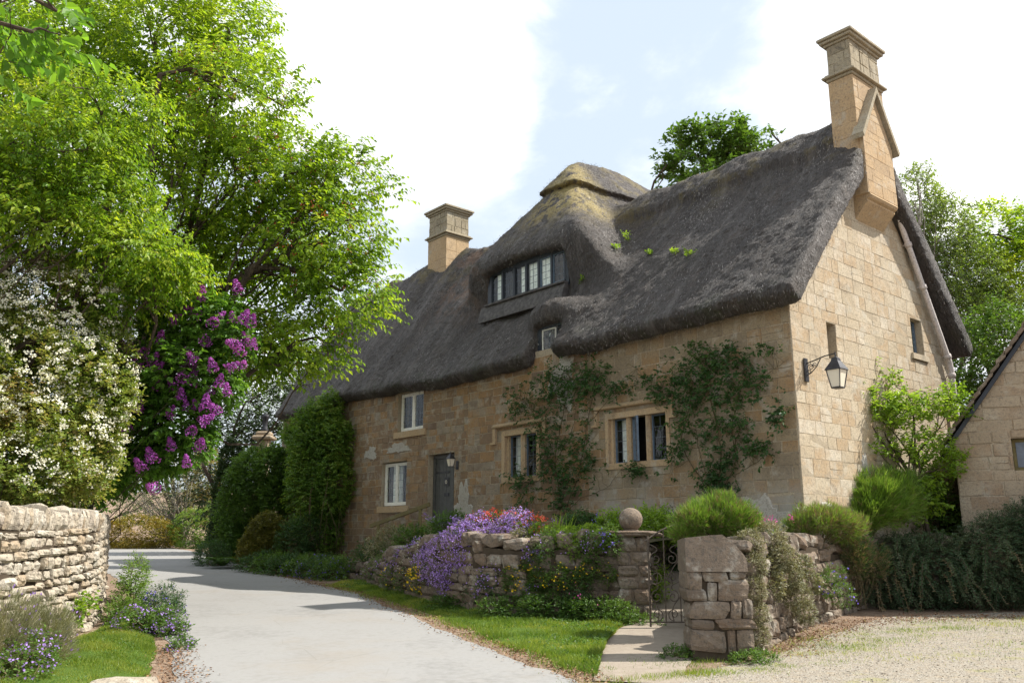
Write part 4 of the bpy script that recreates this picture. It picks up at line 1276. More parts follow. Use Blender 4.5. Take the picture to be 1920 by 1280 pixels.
# ---- chimneys
def chimney(nm, lab, u0, u1, v0, v1, zb, zband, ztop, gablet=False):
    c = winroot(nm, lab)
    mb = MB()
    def ring(zA, zB, e, rnd=.5): mb.cbox((u0 - e, v0 - e, zA), (u1 + e, v1 + e, zB), .012, rnd)
    ring(zb, zband - .12, 0)
    for side, mf, a0, a1 in ((0, lambda x, z, d: (u0 - d, x, z), v0, v1), (1, lambda x, z, d: (x, v0 - d, z), u0, u1)):
        blocks(mb, mf, a0, a1, zb, zband - .13, [], [], (.26, .40), (.4, .7), proud=(.003, .008), gap=.004, jit=.002)
    hb(mb, 'lower_shaft', 'dressed', c)
    mb = MB(); ring(zband - .12, zband - .05, .03); ring(zband - .05, zband, .10); ring(zband, zband + .05, .05)
    hb(mb, 'string_course', 'capstone', c)
    mb = MB(); e = -.02; ring(zband + .05, ztop - .2, -.02)
    for mf, a0, a1 in ((lambda x, z, d: (u0 + .02 - d, x, z), v0 + .02, v1 - .02), (lambda x, z, d: (x, v0 + .02 - d, z), u0 + .02, u1 - .02)):
        w3 = (a1 - a0) / 3
        blocks(mb, mf, a0, a1, zband + .06, ztop - .2, [(a0 + w3 * .95, a0 + w3 * 1.05, 0, 99), (a0 + w3 * 1.95, a0 + w3 * 2.05, 0, 99)] if a1 - a0 > .8 else [], [], (.2, .3), (.3, .5), proud=(.006, .022), gap=.004)
    hb(mb, 'upper_shaft', 'capstone' if not gablet else 'capstone', c)
    mb = MB(); ring(ztop - .2, ztop - .14, .03); ring(ztop - .14, ztop - .07, .09); ring(ztop - .07, ztop, .13); mb.cbox((u0 + .04, v0 + .04, ztop), (u1 - .04, v1 - .04, ztop + .07), .02, .3)
    hb(mb, 'cap', 'capstone', c)
    return c


ch = chimney('gable_chimney', 'tall stone chimney above the right gable', -.26, .30, 2.78, 4.12, 8.0, 9.92, 10.86, True)
# projecting gablet breast carried on a moulded corbel
mb = MB(); e0 = -.36
prism(mb, lambda x, z, d: (-d, x, z), [(2.80, 7.02), (4.10, 7.02), (4.10, 8.35), (3.45, 9.45), (2.80, 8.35)], .36, .0, .5)
blocks(mb, lambda x, z, d: (-.36 - d, x, z), 2.80, 4.10, 7.03, 9.4, [], [(-1.69, 1.0, 9.45 - 1.69 * 3.45 - .04), (1.69, 1.0, 9.45 + 1.69 * 3.45 - .04)], (.28, .42), (.4, .7), proud=(.002, .006), gap=.003, jit=.001)
hb(mb, 'gablet', 'dressed', ch)
mb = MB()
prism(mb, lambda x, z, d: (-x, d, z), [(0, 6.52), (.30, 6.86), (.30, 6.90), (.355, 6.93), (.385, 6.985), (.37, 7.02), (0, 7.02)][::-1], 2.84, 4.06, .4)
hb(mb, 'corbel', 'dressed', ch)
mb = MB()
for s in (-1, 1):
    prism(mb, lambda x, z, d: (-d, x, z), [(3.45, 9.64), (3.45, 9.49), (3.45 + s * .78, 8.22), (3.45 + s * .83, 8.31)][::(1 if s < 0 else -1)], .46, .20, .5)
hb(mb, 'gablet_coping', 'capstone', ch)
chimney('left_chimney', 'shorter square stone chimney rising from the left part of the ridge', 13.98, 15.02, 2.36, 3.34, 7.4, 10.04, 11.00)

# ---- soil pipe along the back verge
pp = winroot('drainpipe', 'pale pink-grey drainpipe following the right verge')
pts = [(-.13, 4.42, 7.25), (-.13, 4.62, 6.95), (-.13, 6.44, 3.92), (-.13, 6.50, 3.72), (-.13, 6.50, 1.55), (-.2, 6.56, 1.35)]
mb = MB(); mb.tube(pts, .062, 12); hb(mb, 'pipe', 'pipe', pp, True)
for (v_, z_, nx_) in ((4.95, 6.41, 0), (5.48, 5.52, 0), (6.38, 4.03, 0), (6.50, 3.60, 1), (6.50, 1.85, 1), (6.5, 1.6, 1)):
    dirv = np.array([0, .51, -.86]) if nx_ == 0 else np.array([0, 0, -1.]); c_ = np.array([-.13, v_, z_]); mb = MB()
    mb.tube([c_ - dirv * .05, c_ - dirv * .045, c_ + dirv * .045, c_ + dirv * .05], [.066, .082, .082, .066], 12); mb.tube([c_, c_ + [.14, 0, 0]], .02, 6); hb(mb, 'pipe_collar', 'pipe', pp, True)


# ================================================================== LANTERNS, RAIL
def lantern_body(par, c, s, mats=('iron', 'lampglass')):
    x, y, z = c
    mb = MB(); cw = lambda r, zz: [(x + r * cos(pi / 4 + k * pi / 2), y + r * sin(pi / 4 + k * pi / 2), z + zz) for k in range(4)]
    for r0, z0, r1, z1 in ((.20 * s, -.10 * s, .09 * s, .04 * s), (.09 * s, .04 * s, .075 * s, .09 * s), (.075 * s, .09 * s, .02 * s, .12 * s), (.215 * s, -.125 * s, .20 * s, -.10 * s)):
        mb.hexa(cw(r0, z0) + cw(r1, z1), .5)
    mb.tube([(x, y, z + .12 * s), (x, y, z + .2 * s)], [.018 * s, .006 * s], 6); mb.lathe([(.0, .14 * s), (.022 * s, .155 * s), (.0, .175 * s)], c, 8)
    mb.build('lantern_cap', M[mats[0]], par, loc=None)
    mb = MB(); b, t_ = cw(.115 * s, -.44 * s), cw(.185 * s, -.127 * s)
    for k in range(4):
        mb.tube([b[k], t_[k]], .010 * s, 4); mb.tube([b[k], b[(k + 1) % 4]], .010 * s, 4)
    mb.hexa(cw(.12 * s, -.455 * s) + cw(.12 * s, -.44 * s), .5); mb.build('lantern_frame', M[mats[0]], par)
    mb = MB(); mb.hexa(cw(.108 * s, -.436 * s) + cw(.176 * s, -.13 * s), .5); mb.build('lantern_glass', M[mats[1]], par)


def spiral(c, ax, az, r0, r1, turns, a0, n=26):
    tt = np.linspace(0, 1, n); a = a0 + turns * 2 * pi * tt; r = r0 + (r1 - r0) * tt
    return np.array(c)[None] + np.outer(r * np.cos(a), ax) + np.outer(r * np.sin(a), az)


o_ = HW(-.0, .36, 2.95); L1 = thing('wall_lantern', 'black four-sided lantern on a scrolled bracket at the house corner', 'lantern', o_, HROT)
# local frame: x = v, y = u ; arm runs along -y
mb = MB(); mb.cbox((-.06, -.045, -.2), (.06, -.016, .24), .006, .5); mb.build('backplate', M['iron'], L1)
mb = MB(); mb.tube([(0, -.04, .14), (0, -.2, .17), (0, -.4, .22), (0, -.62, .24)], .012, 6); mb.tube([(0, -.04, -.08), (0, -.12, -.05), (0, -.24, .05), (0, -.33, .19)], .009, 6)
for c_, r, s_ in (((0, -.13, .06), .065, 1), ((0, -.2, .10), .05, -1), ((0, -.09, -.02), .045, 1)): mb.tube(spiral(c_, (0, 1, 0), (0, 0, 1), r, .008, 1.5 * s_, 0), .007, 5)
mb.tube([(0, -.62, .26), (0, -.62, .12)], .012, 6); mb.build('bracket', M['iron'], L1)
lantern_body(L1, (0, -.62, .06), 1.0)
o_ = HW(10.02, 0, 1.85); L2 = thing('wall_lantern', 'small dark lantern on the wall right of the door', 'lantern', o_, HROT)
mb = MB(); mb.cbox((-.035, -.05, -.13), (-.018, .05, .1), .005, .5); mb.tube([(-.02, 0, -.08), (-.10, 0, -.09), (-.16, .02, -.04), (-.2, .05, 0)], .009, 5); mb.build('bracket', M['iron'], L2)
lantern_body(L2, (-.2, .06, .22), .62)

r0 = HW(12.6, -.85, -.6); HR = thing('handrail', 'mossy wooden handrail sloping down beside the doorstep', 'handrail', r0)
a = HW(10.5, -.55, .82); b = HW(12.9, -.85, .28); dd = unit(b - a); n_ = np.cross(dd, [0, 0, 1.]); n_ /= np.linalg.norm(n_); upv = np.cross(n_, dd)
mb = MB(); mb.hexa([*(a + n_ * s1 * .03 + upv * s2 * .05 for s1, s2 in ((-1, -1), (1, -1), (1, 1), (-1, 1))), *(b + n_ * s1 * .03 + upv * s2 * .05 for s1, s2 in ((-1, -1), (1, -1), (1, 1), (-1, 1)))], .5); mb.build('rail', M['wood'], HR, loc=r0)
for k in (.15, .86):
    q = a + (b - a) * k; zg = float(gz_bed(q[0], q[1])) - .1; mb = MB(); mb.box((q[0] - .04, q[1] - .04, zg), (q[0] + .04, q[1] + .04, q[2] - .045)); mb.build('post', M['wood'], HR, loc=r0)
SS = thing('stone_steps', 'worn stone steps leading down from the front door', 'steps', HW(11.5, -.6, -.6))
for k in range(4):
    mb = MB()
    for c8 in [[HW(10.1 + k * .42, -.05, -1.), HW(10.1 + k * .42 + .5, -.05, -1.), HW(10.1 + k * .42 + .5, -1.0, -1.), HW(10.1 + k * .42, -1.0, -1.)]]:
        zt = .0 - .15 * k - .002; mb.hexa(np.array(c8)[::-1].tolist() + [[q[0], q[1], zt] for q in np.array(c8)[::-1]], .4)
    mb.build('step', M['dressed'], SS, loc=HW(11.5, -.6, -.6))


# ================================================================== GARDEN WALLS, PIERS, GATE
dry_wall('roadside_dry_stone_wall', 'sunlit pale dry stone wall with upright coping stones, left of the lane',
         [(-5.75, 5.2), (-6.08, 10), (-6.28, 11.3), (-6.55, 13.3), (-7.2, 15), (-8.15, 17.1), (-9.6, 20.2)], lambda s, x, y: .12 - .012 * max(0, y - 13), .46, 'dry', .075, .17, .16, .46,
         cope=((.22, .36), (.09, .17)), batter=.05)


def gtop(s, x, y): return float(np.interp(y, [14.7, 15.6, 17, 19, 21, 23.5], [-.16, -.14, -.18, -.42, -.72, -.90])) + .03 * sin(s * 3)


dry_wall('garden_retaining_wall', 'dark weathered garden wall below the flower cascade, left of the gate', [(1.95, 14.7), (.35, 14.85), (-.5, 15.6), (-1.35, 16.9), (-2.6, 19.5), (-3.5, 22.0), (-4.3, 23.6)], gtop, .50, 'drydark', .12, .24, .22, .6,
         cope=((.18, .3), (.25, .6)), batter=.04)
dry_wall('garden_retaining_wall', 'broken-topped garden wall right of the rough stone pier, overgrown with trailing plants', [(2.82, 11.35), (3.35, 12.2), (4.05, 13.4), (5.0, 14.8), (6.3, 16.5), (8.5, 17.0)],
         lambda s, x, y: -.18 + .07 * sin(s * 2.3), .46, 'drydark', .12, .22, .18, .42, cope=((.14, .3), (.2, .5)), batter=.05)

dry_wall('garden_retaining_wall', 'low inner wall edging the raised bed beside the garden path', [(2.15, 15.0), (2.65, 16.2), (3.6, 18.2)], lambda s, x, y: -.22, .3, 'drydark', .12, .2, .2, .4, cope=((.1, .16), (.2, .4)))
# ball-topped gate pillar
bp = np.array([1.99, 14.62, float(G(14.6))]); BPil = thing('gate_pillar', 'square stone gate pillar topped by a round stone ball', 'gate pillar', bp)
mb = MB(); z = bp[2] - .1
while z < -.05:
    h = min(random.uniform(.16, .26), .0 - z); 
    sp = random.uniform(-.06, .12)
    for (xa, xb) in ((-.27, sp), (sp + .006, .27)):
        rock(mb, ((xa + xb) / 2 + bp[0], bp[1], z + h / 2), ((xb - xa) / 2 * 1.02, .27, h / 2 * 1.01), None, .035, 1)
    z += h
mb.box((bp[0] - .22, bp[1] - .22, bp[2] - .1), (bp[0] + .22, bp[1] + .22, -.03))
mb.build('shaft', M['drydark'], BPil, loc=bp)
mb = MB(); rock(mb, (bp[0] + .05, bp[1], .045), (.42, .36, .048), None, .03, 1); mb.build('cap', M['drydark'], BPil, loc=bp)
mb = MB(); a = np.linspace(-pi / 2, pi / 2, 15); mb.lathe(np.stack([.20 * np.cos(a) * (1 + .01 * np.sin(a * 5)), .275 + .195 * np.sin(a)], 1), (bp[0] + .0, bp[1], 0), 24); mb.lathe([(.0, .08), (.13, .085), (.12, .11), (.09, .13)], (bp[0], bp[1], 0), 16)
mb.build('stone_ball', M['drydark'], BPil, True, loc=bp)

# rough pier in front
q0 = np.array([2.49, 10.98, float(G(10.9))]); PR = thing('stone_pier', 'rough pier of big stacked blocks with a slanting top stone', 'stone pier', q0)
mb = MB()
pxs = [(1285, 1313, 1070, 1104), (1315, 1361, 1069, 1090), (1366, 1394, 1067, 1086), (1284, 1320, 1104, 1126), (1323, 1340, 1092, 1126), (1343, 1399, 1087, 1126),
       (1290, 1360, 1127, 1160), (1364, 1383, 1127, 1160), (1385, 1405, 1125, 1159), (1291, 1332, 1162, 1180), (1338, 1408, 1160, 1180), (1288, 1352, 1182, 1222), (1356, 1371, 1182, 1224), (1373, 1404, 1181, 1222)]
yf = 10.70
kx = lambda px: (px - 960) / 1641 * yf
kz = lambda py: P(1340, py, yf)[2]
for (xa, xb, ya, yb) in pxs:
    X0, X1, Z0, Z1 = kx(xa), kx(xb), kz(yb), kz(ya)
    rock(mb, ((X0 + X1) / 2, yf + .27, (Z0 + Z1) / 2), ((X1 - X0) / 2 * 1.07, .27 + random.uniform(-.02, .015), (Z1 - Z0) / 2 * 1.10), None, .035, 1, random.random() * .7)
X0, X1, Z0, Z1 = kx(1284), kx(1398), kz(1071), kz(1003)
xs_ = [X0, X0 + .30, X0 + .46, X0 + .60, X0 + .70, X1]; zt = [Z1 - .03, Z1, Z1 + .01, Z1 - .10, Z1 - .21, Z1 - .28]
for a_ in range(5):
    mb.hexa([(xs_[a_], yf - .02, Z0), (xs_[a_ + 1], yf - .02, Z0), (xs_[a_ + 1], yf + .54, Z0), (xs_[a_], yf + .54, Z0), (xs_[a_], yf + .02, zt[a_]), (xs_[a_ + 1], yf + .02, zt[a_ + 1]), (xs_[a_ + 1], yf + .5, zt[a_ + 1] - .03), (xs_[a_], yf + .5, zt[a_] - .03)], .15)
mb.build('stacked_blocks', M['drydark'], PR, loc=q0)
mb = MB(); mb.box((X0 + .05, yf + .07, q0[2] - .1), (X1 - .05, yf + .5, Z0 + .02)); mb.build('core', M['core'], PR, loc=q0)

# wrought iron gate
gy_, gx0, gx1 = 13.55, 2.10, 3.12; gz0 = float(G(gy_)) + .05; g0 = (gx0, gy_, gz0)
GT = thing('garden_gate', 'wrought iron garden gate with spiral scrollwork and arched top rail', 'gate', g0)
T = lambda x, z: (gx0 + x, gy_, gz0 + z)
topz = lambda x: 1.27 + .22 * sin(pi * x / 1.02)
mb = MB(); mb.tube([T(0, -.02), T(0, 1.32)], .016, 6); mb.tube([T(1.02, -.02), T(1.02, 1.30)], .014, 6)
mb.tube([T(x, topz(x)) for x in np.linspace(-.04, 1.06, 14)], .014, 6); mb.tube([T(0, .05), T(1.02, .05)], .013, 6); mb.build('gate_frame', M['rust'], GT, loc=g0)
mb = MB()
for x in (.24, .47, .70, .88): mb.tube([T(x, .05), T(x, topz(x))], .010, 5)
mb.build('upright_bars', M['rust'], GT, loc=g0)
mb = MB(); ax_, az_ = np.array([1., 0, 0]), np.array([0, 0, 1.])
for k, zc in enumerate((.16, .42, .70, .98)):
    for s_, xc in ((1, .11), (-1, .36), (1, .36 + .22), (-1, .80)):
        c_ = np.array(T(xc, zc)); mb.tube(spiral(c_, ax_ * s_, az_, .095, .015, 1.4, pi * .5 * (1 if k % 2 else -1)), .0075, 5)
        e = c_ + az_ * .095 * (1 if k % 2 else -1); e2 = np.array(T(xc - s_ * .11, zc + (.26 if k % 2 == 0 else .22)))
        tt = np.linspace(0, 1, 8)[:, None]; mb.tube(e * (1 - tt) + e2 * tt + ax_ * s_ * .07 * np.sin(pi * tt), .0075, 5)
mb.build('scrollwork', M['rust'], GT, loc=g0)
mb = MB(); mb.box(np.array(T(-.03, .60)) - [0, .02, 0], np.array(T(.06, .66)) + [0, .02, 0]); mb.tube([T(.02, .63), (gx0 + .09, gy_ - .06, gz0 + .60)], .012, 5); mb.build('latch', M['rust'], GT, loc=g0)


# ================================================================== OUTBUILDING
O0 = np.array([8.85, 17.13, 0]); FD = np.array([.87, -.493, 0]); SD = np.array([.493, .87, 0])
OB = thing('stone_outbuilding', 'small stone outbuilding with a stone-slate gable roof at the right edge', 'outbuilding', (O0[0], O0[1], -1.2))
obm = lambda x, z, d: tuple(O0 + FD * x - SD * d + np.array([0, 0, z]))
obs = lambda x, z, d: tuple(O0 + SD * x - FD * d + np.array([0, 0, z]))
oloc = (O0[0], O0[1], -1.2)
mb = MB(); pls = [(-1.34, 1., 1.92), (1.34, 1., 1.92 + 1.34 * 5.2)]
ops = [(1.0, 1.72, 1.24, 1.86)]
wall_body(mb, obm, 0, 5.2, -1.3, 6.3, ops, pls, .4)
blocks(mb, obm, 0, 5.2, -1.2, 6.2, ops, pls, (.18, .30), (.25, .7), proud=(.002, .024), gap=.010, jit=.008)
wall_body(mb, obs, .41, 5, -1.3, 1.9, [], [], .4); blocks(mb, obs, 0, 5, -1.2, 1.88, [], [], (.2, .3), (.3, .7), proud=(.002, .01))
wall_body(mb, lambda x, z, d: tuple(O0 + FD * 4.8 + SD * x - FD * d + np.array([0, 0, z])), .41, 5, -1.3, 1.9, [], [], .4)
wall_body(mb, lambda x, z, d: tuple(O0 + SD * 4.6 + FD * x - SD * d + np.array([0, 0, z])), 0, 5.2, -1.3, 6.3, [], pls, .38)
mb.build('wall', M['ashlar_grey'], OB, loc=oloc)
mb = MB(); apex = 2.6
for s_ in (-1, 1):
    n_c = 22
    for k in range(n_c):     # stone slates, courses stepping up the slope
        t0 = k / n_c; t1 = (k + 1.25) / n_c; xa = (-.22 + (apex + .22) * t0); xb = (-.22 + (apex + .22) * min(t1, 1.0)); za = 1.92 + 1.34 * xa + .06; zb_ = 1.92 + 1.34 * xb + .06
        if s_ > 0: xa, xb = 5.2 - xa, 5.2 - xb
        yy = -.20
        while yy < 4.8:
            w_ = random.uniform(.22, .42); y1 = min(yy + w_, 4.8); th = .07 + random.random() * .03
            c = [obm(xa, za + .055, -yy), obm(xa, za + .055, -y1 + .006), obm(xb, zb_ + .005, -y1 + .006), obm(xb, zb_ + .005, -yy)]
            c = [np.array(q) for q in c]; up = np.array([0, 0, th]); jit_ = FD * random.gauss(0, .012) * s_
            c8 = [c[0] + jit_, c[1] + jit_, c[2], c[3], c[0] + jit_ + up, c[1] + jit_ + up, c[2] + up, c[3] + up]
            if s_ > 0: c8 = [c8[1], c8[0], c8[3], c8[2], c8[5], c8[4], c8[7], c8[6]]
            mb.hexa(c8, random.random()); yy = y1
mb.build('slate_roof', M['drydark'], OB, loc=oloc)
mb = MB()
for s_ in (-1, 1):
    f_ = (lambda x: x) if s_ < 0 else (lambda x: 5.2 - x)
    prism(mb, obm, [(f_(-.24), 1.92 - .44), (f_(apex), 1.92 + 1.34 * apex - .06), (f_(apex), 1.92 + 1.34 * apex + .06), (f_(-.24), 1.92 - .32)][::(1 if s_ < 0 else -1)], .10, -.0, .4)
mb.build('verge_board', M['darkframe'], OB, loc=oloc)
ow = bpy.data.objects.new('window', None); C.objects.link(ow); ow.parent = OB
mb = MB(); rect(mb, obm, 1.01, 1.71, 1.25, 1.85, -.18, -.22); mb.build('frame', M['wood'], ow, loc=oloc)
mb = MB(); rect(mb, obm, 1.07, 1.65, 1.31, 1.79, -.165, -.178); mb.build('pane', M['lead'], ow, loc=oloc)
mb = MB(); mb.tube([obs(-.1, 1.74, .10), obs(.5, 1.74, .10), obs(4.8, 1.74, .10)], .055, 8); mb.build('gutter', M['white'], OB, loc=oloc)


# ================================================================== TREES
def lob(px, py, Y, rx, ry, rz): q = P(px, py, Y); return (q[0], q[1], q[2], rx, ry, rz)


def gp(x, y, dz=0): return (x, y, float(G(y)) + dz)


tree('maple_tree', 'large spreading tree with fresh green leaves and red seed keys overhanging the lane', 'tree', (-10.2, 19.0, float(G(19)) + .9),
     [lob(120, 60, 18, 1.6, 1.8, 1.3), lob(290, 70, 17, 1.5, 1.7, 1.2), lob(430, 60, 17.5, 1.05, 1.4, .9), lob(440, 190, 16.5, 1.45, 1.6, 1.0), lob(300, 240, 18, 1.5, 1.6, 1.1), lob(540, 330, 16.8, 1.15, 1.4, .85),
      lob(640, 345, 17.2, 1.0, 1.2, .70), lob(610, 450, 16.6, 1.2, 1.3, .75), lob(640, 545, 17, 1.0, 1.2, .75), lob(440, 350, 17.5, 1.5, 1.6, 1.0), lob(480, 480, 18.2, 1.5, 1.6, .95), lob(560, 640, 17.5, 1.05, 1.1, .75),
      lob(480, 650, 18.3, .9, 1.2, .7), lob(120, 300, 19, 1.8, 1.6, 1.6), lob(320, 480, 19, 1.5, 1.5, 1.2)],
     'maple', 'bark', 10200, .125, .52, .42, 8, .20, .22, .30, .75, .12, .8, 8, updir=.1)
# seed keys as a part of the maple
mt = bpy.data.objects['maple_tree']
p, nr = lobe_points([lob(440, 190, 16.5, 1.45, 1.6, 1.0), lob(540, 330, 16.8, 1.15, 1.4, .85), lob(640, 345, 17.2, 1.0, 1.2, .7), lob(610, 450, 16.6, 1.2, 1.3, .75), lob(640, 545, 17, 1., 1.2, .75), lob(560, 640, 17.5, 1.05, 1.1, .75)], 420, .7)
p = np.repeat(p, 5, 0) + rng.normal(size=(2100, 3)) * .03; mb = MB(); leaves(mb, p, np.array([0, 0, -1.]) + rng.normal(size=p.shape) * .4, rvec(len(p)), .05, .022)
o = mb.build('seed_keys', M['redseed'], mt, loc=tuple(mt.location)); o['kind'] = 'stuff'

tree('layered_tree', 'yellow-green tree with flat drooping layers of leaves behind the white-flowered shrub', 'tree', (-9.6, 14.6, float(G(14.6)) + .9),
     [lob(40, 190, 14.5, 1.3, 1.3, .40), lob(190, 215, 14, 1.2, 1.2, .33), lob(120, 285, 13.6, 1.35, 1.3, .38), lob(20, 350, 14, 1.2, 1.3, .4), lob(180, 385, 14, 1.2, 1.2, .38), lob(255, 475, 14, 1.0, 1.1, .30),
      lob(90, 440, 13.8, 1.2, 1.2, .35), lob(290, 520, 14.6, .95, 1.0, .3), lob(200, 560, 14.6, 1.0, 1.0, .4), lob(20, 90, 15, 1.2, 1.3, .5), lob(-120, 300, 14, 1.3, 1.5, 1.2), lob(-150, 60, 15, 1.3, 1.5, 1.2)],
     'layered', 'bark', 8200, .10, .5, .40, 9, .13, .25, .45, None, 0, .95, 5, updir=.0)
# deep green trees filling the left background
kinds = [(-13.0, 22.5, [(-.6, 0, 3.2, 2.4, 2.4, 2.6), (1.0, 1, 3.2, 1.7, 2., 1.5), (-1.6, 0, 5.4, 2.2, 2.2, 2.), (1.0, 1, 5.6, 1.8, 1.8, 1.6)], 'broad dark green tree filling the gap behind the spreading tree', 'dark_leaf'),
         (-17.5, 20.0, [(0, 0, 3.2, 2.8, 2.4, 2.8), (0.4, 0, 7.4, 2.6, 2.4, 2.2), (1.6, 0, 10.0, 2.4, 2.0, 1.6)], 'tall dark green tree at the far left edge', 'mid_leaf'),
         (-12.0, 37.2, [(0, 0, 3.0, 2.2, 1.7, 2.6), (.3, 0, 6.2, 2.2, 1.5, 2.0), (2.2, 1, 5.0, 2.2, 1.5, 2.6), (3.2, 1, 7.6, 2.0, 1.5, 1.8), (-1.6, 0, 8.4, 2., 1.5, 1.6)], 'glossy dark evergreen tree left of the cottage end wall', 'dark_leaf'),
         (-12.2, 52, [(0, 0, 3.4, 2.6, 2.2, 2.7), (2.2, 1, 2.4, 2.2, 2.2, 2.4), (-2.6, 0, 3.0, 2.2, 2.2, 2.6), (0, 0, 7.4, 3.0, 2.2, 2.8), (-3, 1, 7, 2.6, 2, 2.6)], 'dense green tree beyond the bend of the lane, left of the cottage', 'mid_leaf'),
         (-20, 51, [(0, 0, 4.4, 3.2, 3, 4.0), (3.2, 1, 3.4, 2.8, 2.6, 3.2), (-3, 0, 5.0, 3, 3, 4.0), (2, 0, 9, 3.4, 2.6, 3.2), (-2, 0, 10.5, 3, 2.5, 3)], 'tall green tree beyond the gold-tipped shrub', 'mid_leaf'),
         (-31, 48, [(0, 0, 4.6, 3.6, 3, 4.4), (3.5, 2, 4.2, 3, 3, 4), (-4, 0, 5, 3.6, 3, 4.4)], 'tall dark tree behind the roadside wall at the far bend', 'dark_leaf')]
for (x, y, lb_, lab, m_) in kinds:
    b = (x, y, float(G(y)) + (.9 if y < 35 else 0)); far = y > 28
    tree('background_tree', lab, 'tree', b, [(x + a[0], y + a[1], a[2] - .4, a[3], a[4], a[5]) for a in lb_], m_, 'bark', 2600 if far else 3600, .16 if far else .13, .55, .5, 7, .22, .3, .6, .9, .03, .45, 3,
         group='trees in the left background', twig=.006)

# near leaves from a tree standing beside the camera
nt = tree('overhanging_tree', 'branch tips with big bright leaves hanging into the top left corner', 'tree', (-4.7, 4.2, float(G(4.2))),
          [lob(20, 20, 5.0, .33, .35, .20), lob(60, 60, 4.8, .22, .3, .14), lob(105, 20, 5.0, .16, .3, .09), lob(-60, 90, 4.8, .3, .4, .3), lob(-200, -100, 5, .7, .6, .6)],
          'near_leaf', 'bark', 150, .105, .58, .20, 7, .07, .55, .3, None, 0, .75, 3, shape=6, twig=.003, updir=-.1)

# trees behind the cottage
tree('background_tree', 'dark leafy treetop showing above the thatched ridge', 'tree', gp(7.5, 38), [lob(1300, 285, 38, 1.6, 1.6, 1.4), lob(1350, 275, 38, 1.3, 1.5, 1.3), lob(1395, 290, 38, 1.0, 1.3, 1.1), lob(1250, 310, 38, .6, .9, .6), lob(1448, 252, 38, .34, .4, .30), lob(1425, 290, 38, .6, .9, .8), lob(1330, 380, 38, 2.2, 1.8, 1.8)],
     'mid_leaf', 'bark', 1500, .26, .6, .5, 6, .22, .6, .35, .7, .95, .3, 3, group='trees behind the cottage', twig=.01)
tree('birch_tree', 'airy pale green birch rising behind the right end of the thatch', 'tree', gp(15.5, 33), [lob(1720, 400, 33, 1.0, 1.2, 1.7), lob(1765, 440, 33, 1.3, 1.3, 1.6), lob(1800, 520, 33, 1.5, 1.5, 1.6), lob(1760, 590, 33, 1.7, 1.5, 1.5), lob(1835, 600, 33, 1.5, 1.5, 1.4), lob(1720, 345, 33, .5, .8, .7)],
     'birch_leaf', 'barkgrey', 3600, .115, .6, .55, 8, .16, .3, .3, 1.1, .18, .9, 7, group='trees behind the cottage', twig=.008, updir=-.1)
tree('background_tree', 'bright green tree at the right edge behind the outbuilding', 'tree', gp(19.5, 34), [lob(1870, 440, 34, 1.5, 1.5, 1.3), lob(1925, 520, 34, 2.0, 1.8, 2.0), lob(1850, 530, 34, 1.3, 1.4, 1.3), lob(1990, 440, 34, 2.0, 1.6, 1.8), lob(2050, 600, 34, 2.0, 1.6, 2.4)],
     'layered', 'bark', 3000, .18, .6, .5, 7, .2, .3, .45, .9, .02, .4, 4, group='trees behind the cottage', twig=.008)
tree('background_tree', 'shadowy green tree low down between the thatch and the outbuilding roof', 'tree', gp(15.5, 29), [lob(1830, 690, 29, 1.4, 1.3, 1.4), lob(1880, 640, 29, 1.4, 1.3, 1.3), lob(1780, 760, 29, 1.3, 1.2, 1.3), lob(1960, 700, 29, 1.8, 1.4, 1.8), lob(1800, 860, 29, 2, 1.4, 1.5)],
     'mid_leaf', 'bark', 2800, .15, .6, .45, 7, .16, .3, .5, .9, .0, .4, 4, group='trees behind the cottage', twig=.008)
# small fruit tree by the gable
tree('young_fruit_tree', 'young fruit tree with bright new leaves in front of the gable', 'tree', (8.15, 17.0, -.15), [lob(1605, 745, 17.2, .50, .4, .24), lob(1655, 790, 17.2, .55, .5, .32), lob(1700, 770, 17.1, .55, .5, .34), lob(1760, 770, 17, .5, .5, .3), lob(1730, 840, 17, .65, .6, .35),
      lob(1680, 725, 17.3, .16, .2, .30), lob(1640, 700, 17.3, .10, .15, .25), lob(1785, 745, 17, .25, .3, .25), lob(1645, 840, 17, .35, .4, .2), lob(1770, 870, 17, .4, .45, .3), lob(1570, 738, 17.2, .34, .3, .14), lob(1650, 760, 17.1, .4, .4, .25), lob(1725, 930, 17, .45, .45, .4)],
     'fresh_leaf', 'bark', 1150, .085, .6, .2, 6, .045, .45, .2, None, 0, .35, 2, twig=.004, updir=.6, shape=6)

# ================================================================== SHRUBS AND FLOWERS
# white-flowered shrub over the roadside wall
wl = [lob(30, 560, 14.6, 1.1, 1.1, 1.0), lob(115, 600, 14.4, 1.0, 1.1, .95), lob(60, 700, 14.0, 1.2, 1.2, 1.1), lob(155, 720, 14.2, .85, 1.0, 1.0), lob(90, 840, 13.9, 1.15, 1.0, .9), lob(-60, 780, 13.5, 1.2, 1.2, 1.4), lob(20, 480, 14.6, .7, .8, .55), lob(150, 860, 14.2, .55, .6, .7), lob(5, 880, 13.2, .9, .8, .6), lob(-80, 600, 14, 1.2, 1.2, 1.4)]
bush('white_flowering_shrub', 'huge shrub speckled with small white flower heads above the roadside wall', 'shrub', (-8.2, 14.2, float(G(14.2)) + .9), wl, 'spirea_leaf', 14000, .062, .6, .20, 7, .70, None, 3, .15, .4, 'stem', .45, .85,
     fl=[('whitef', 3600, .036, 'flower_heads', (.35, -.6, .5), 12, .035, 1.02)], stemr=.015)
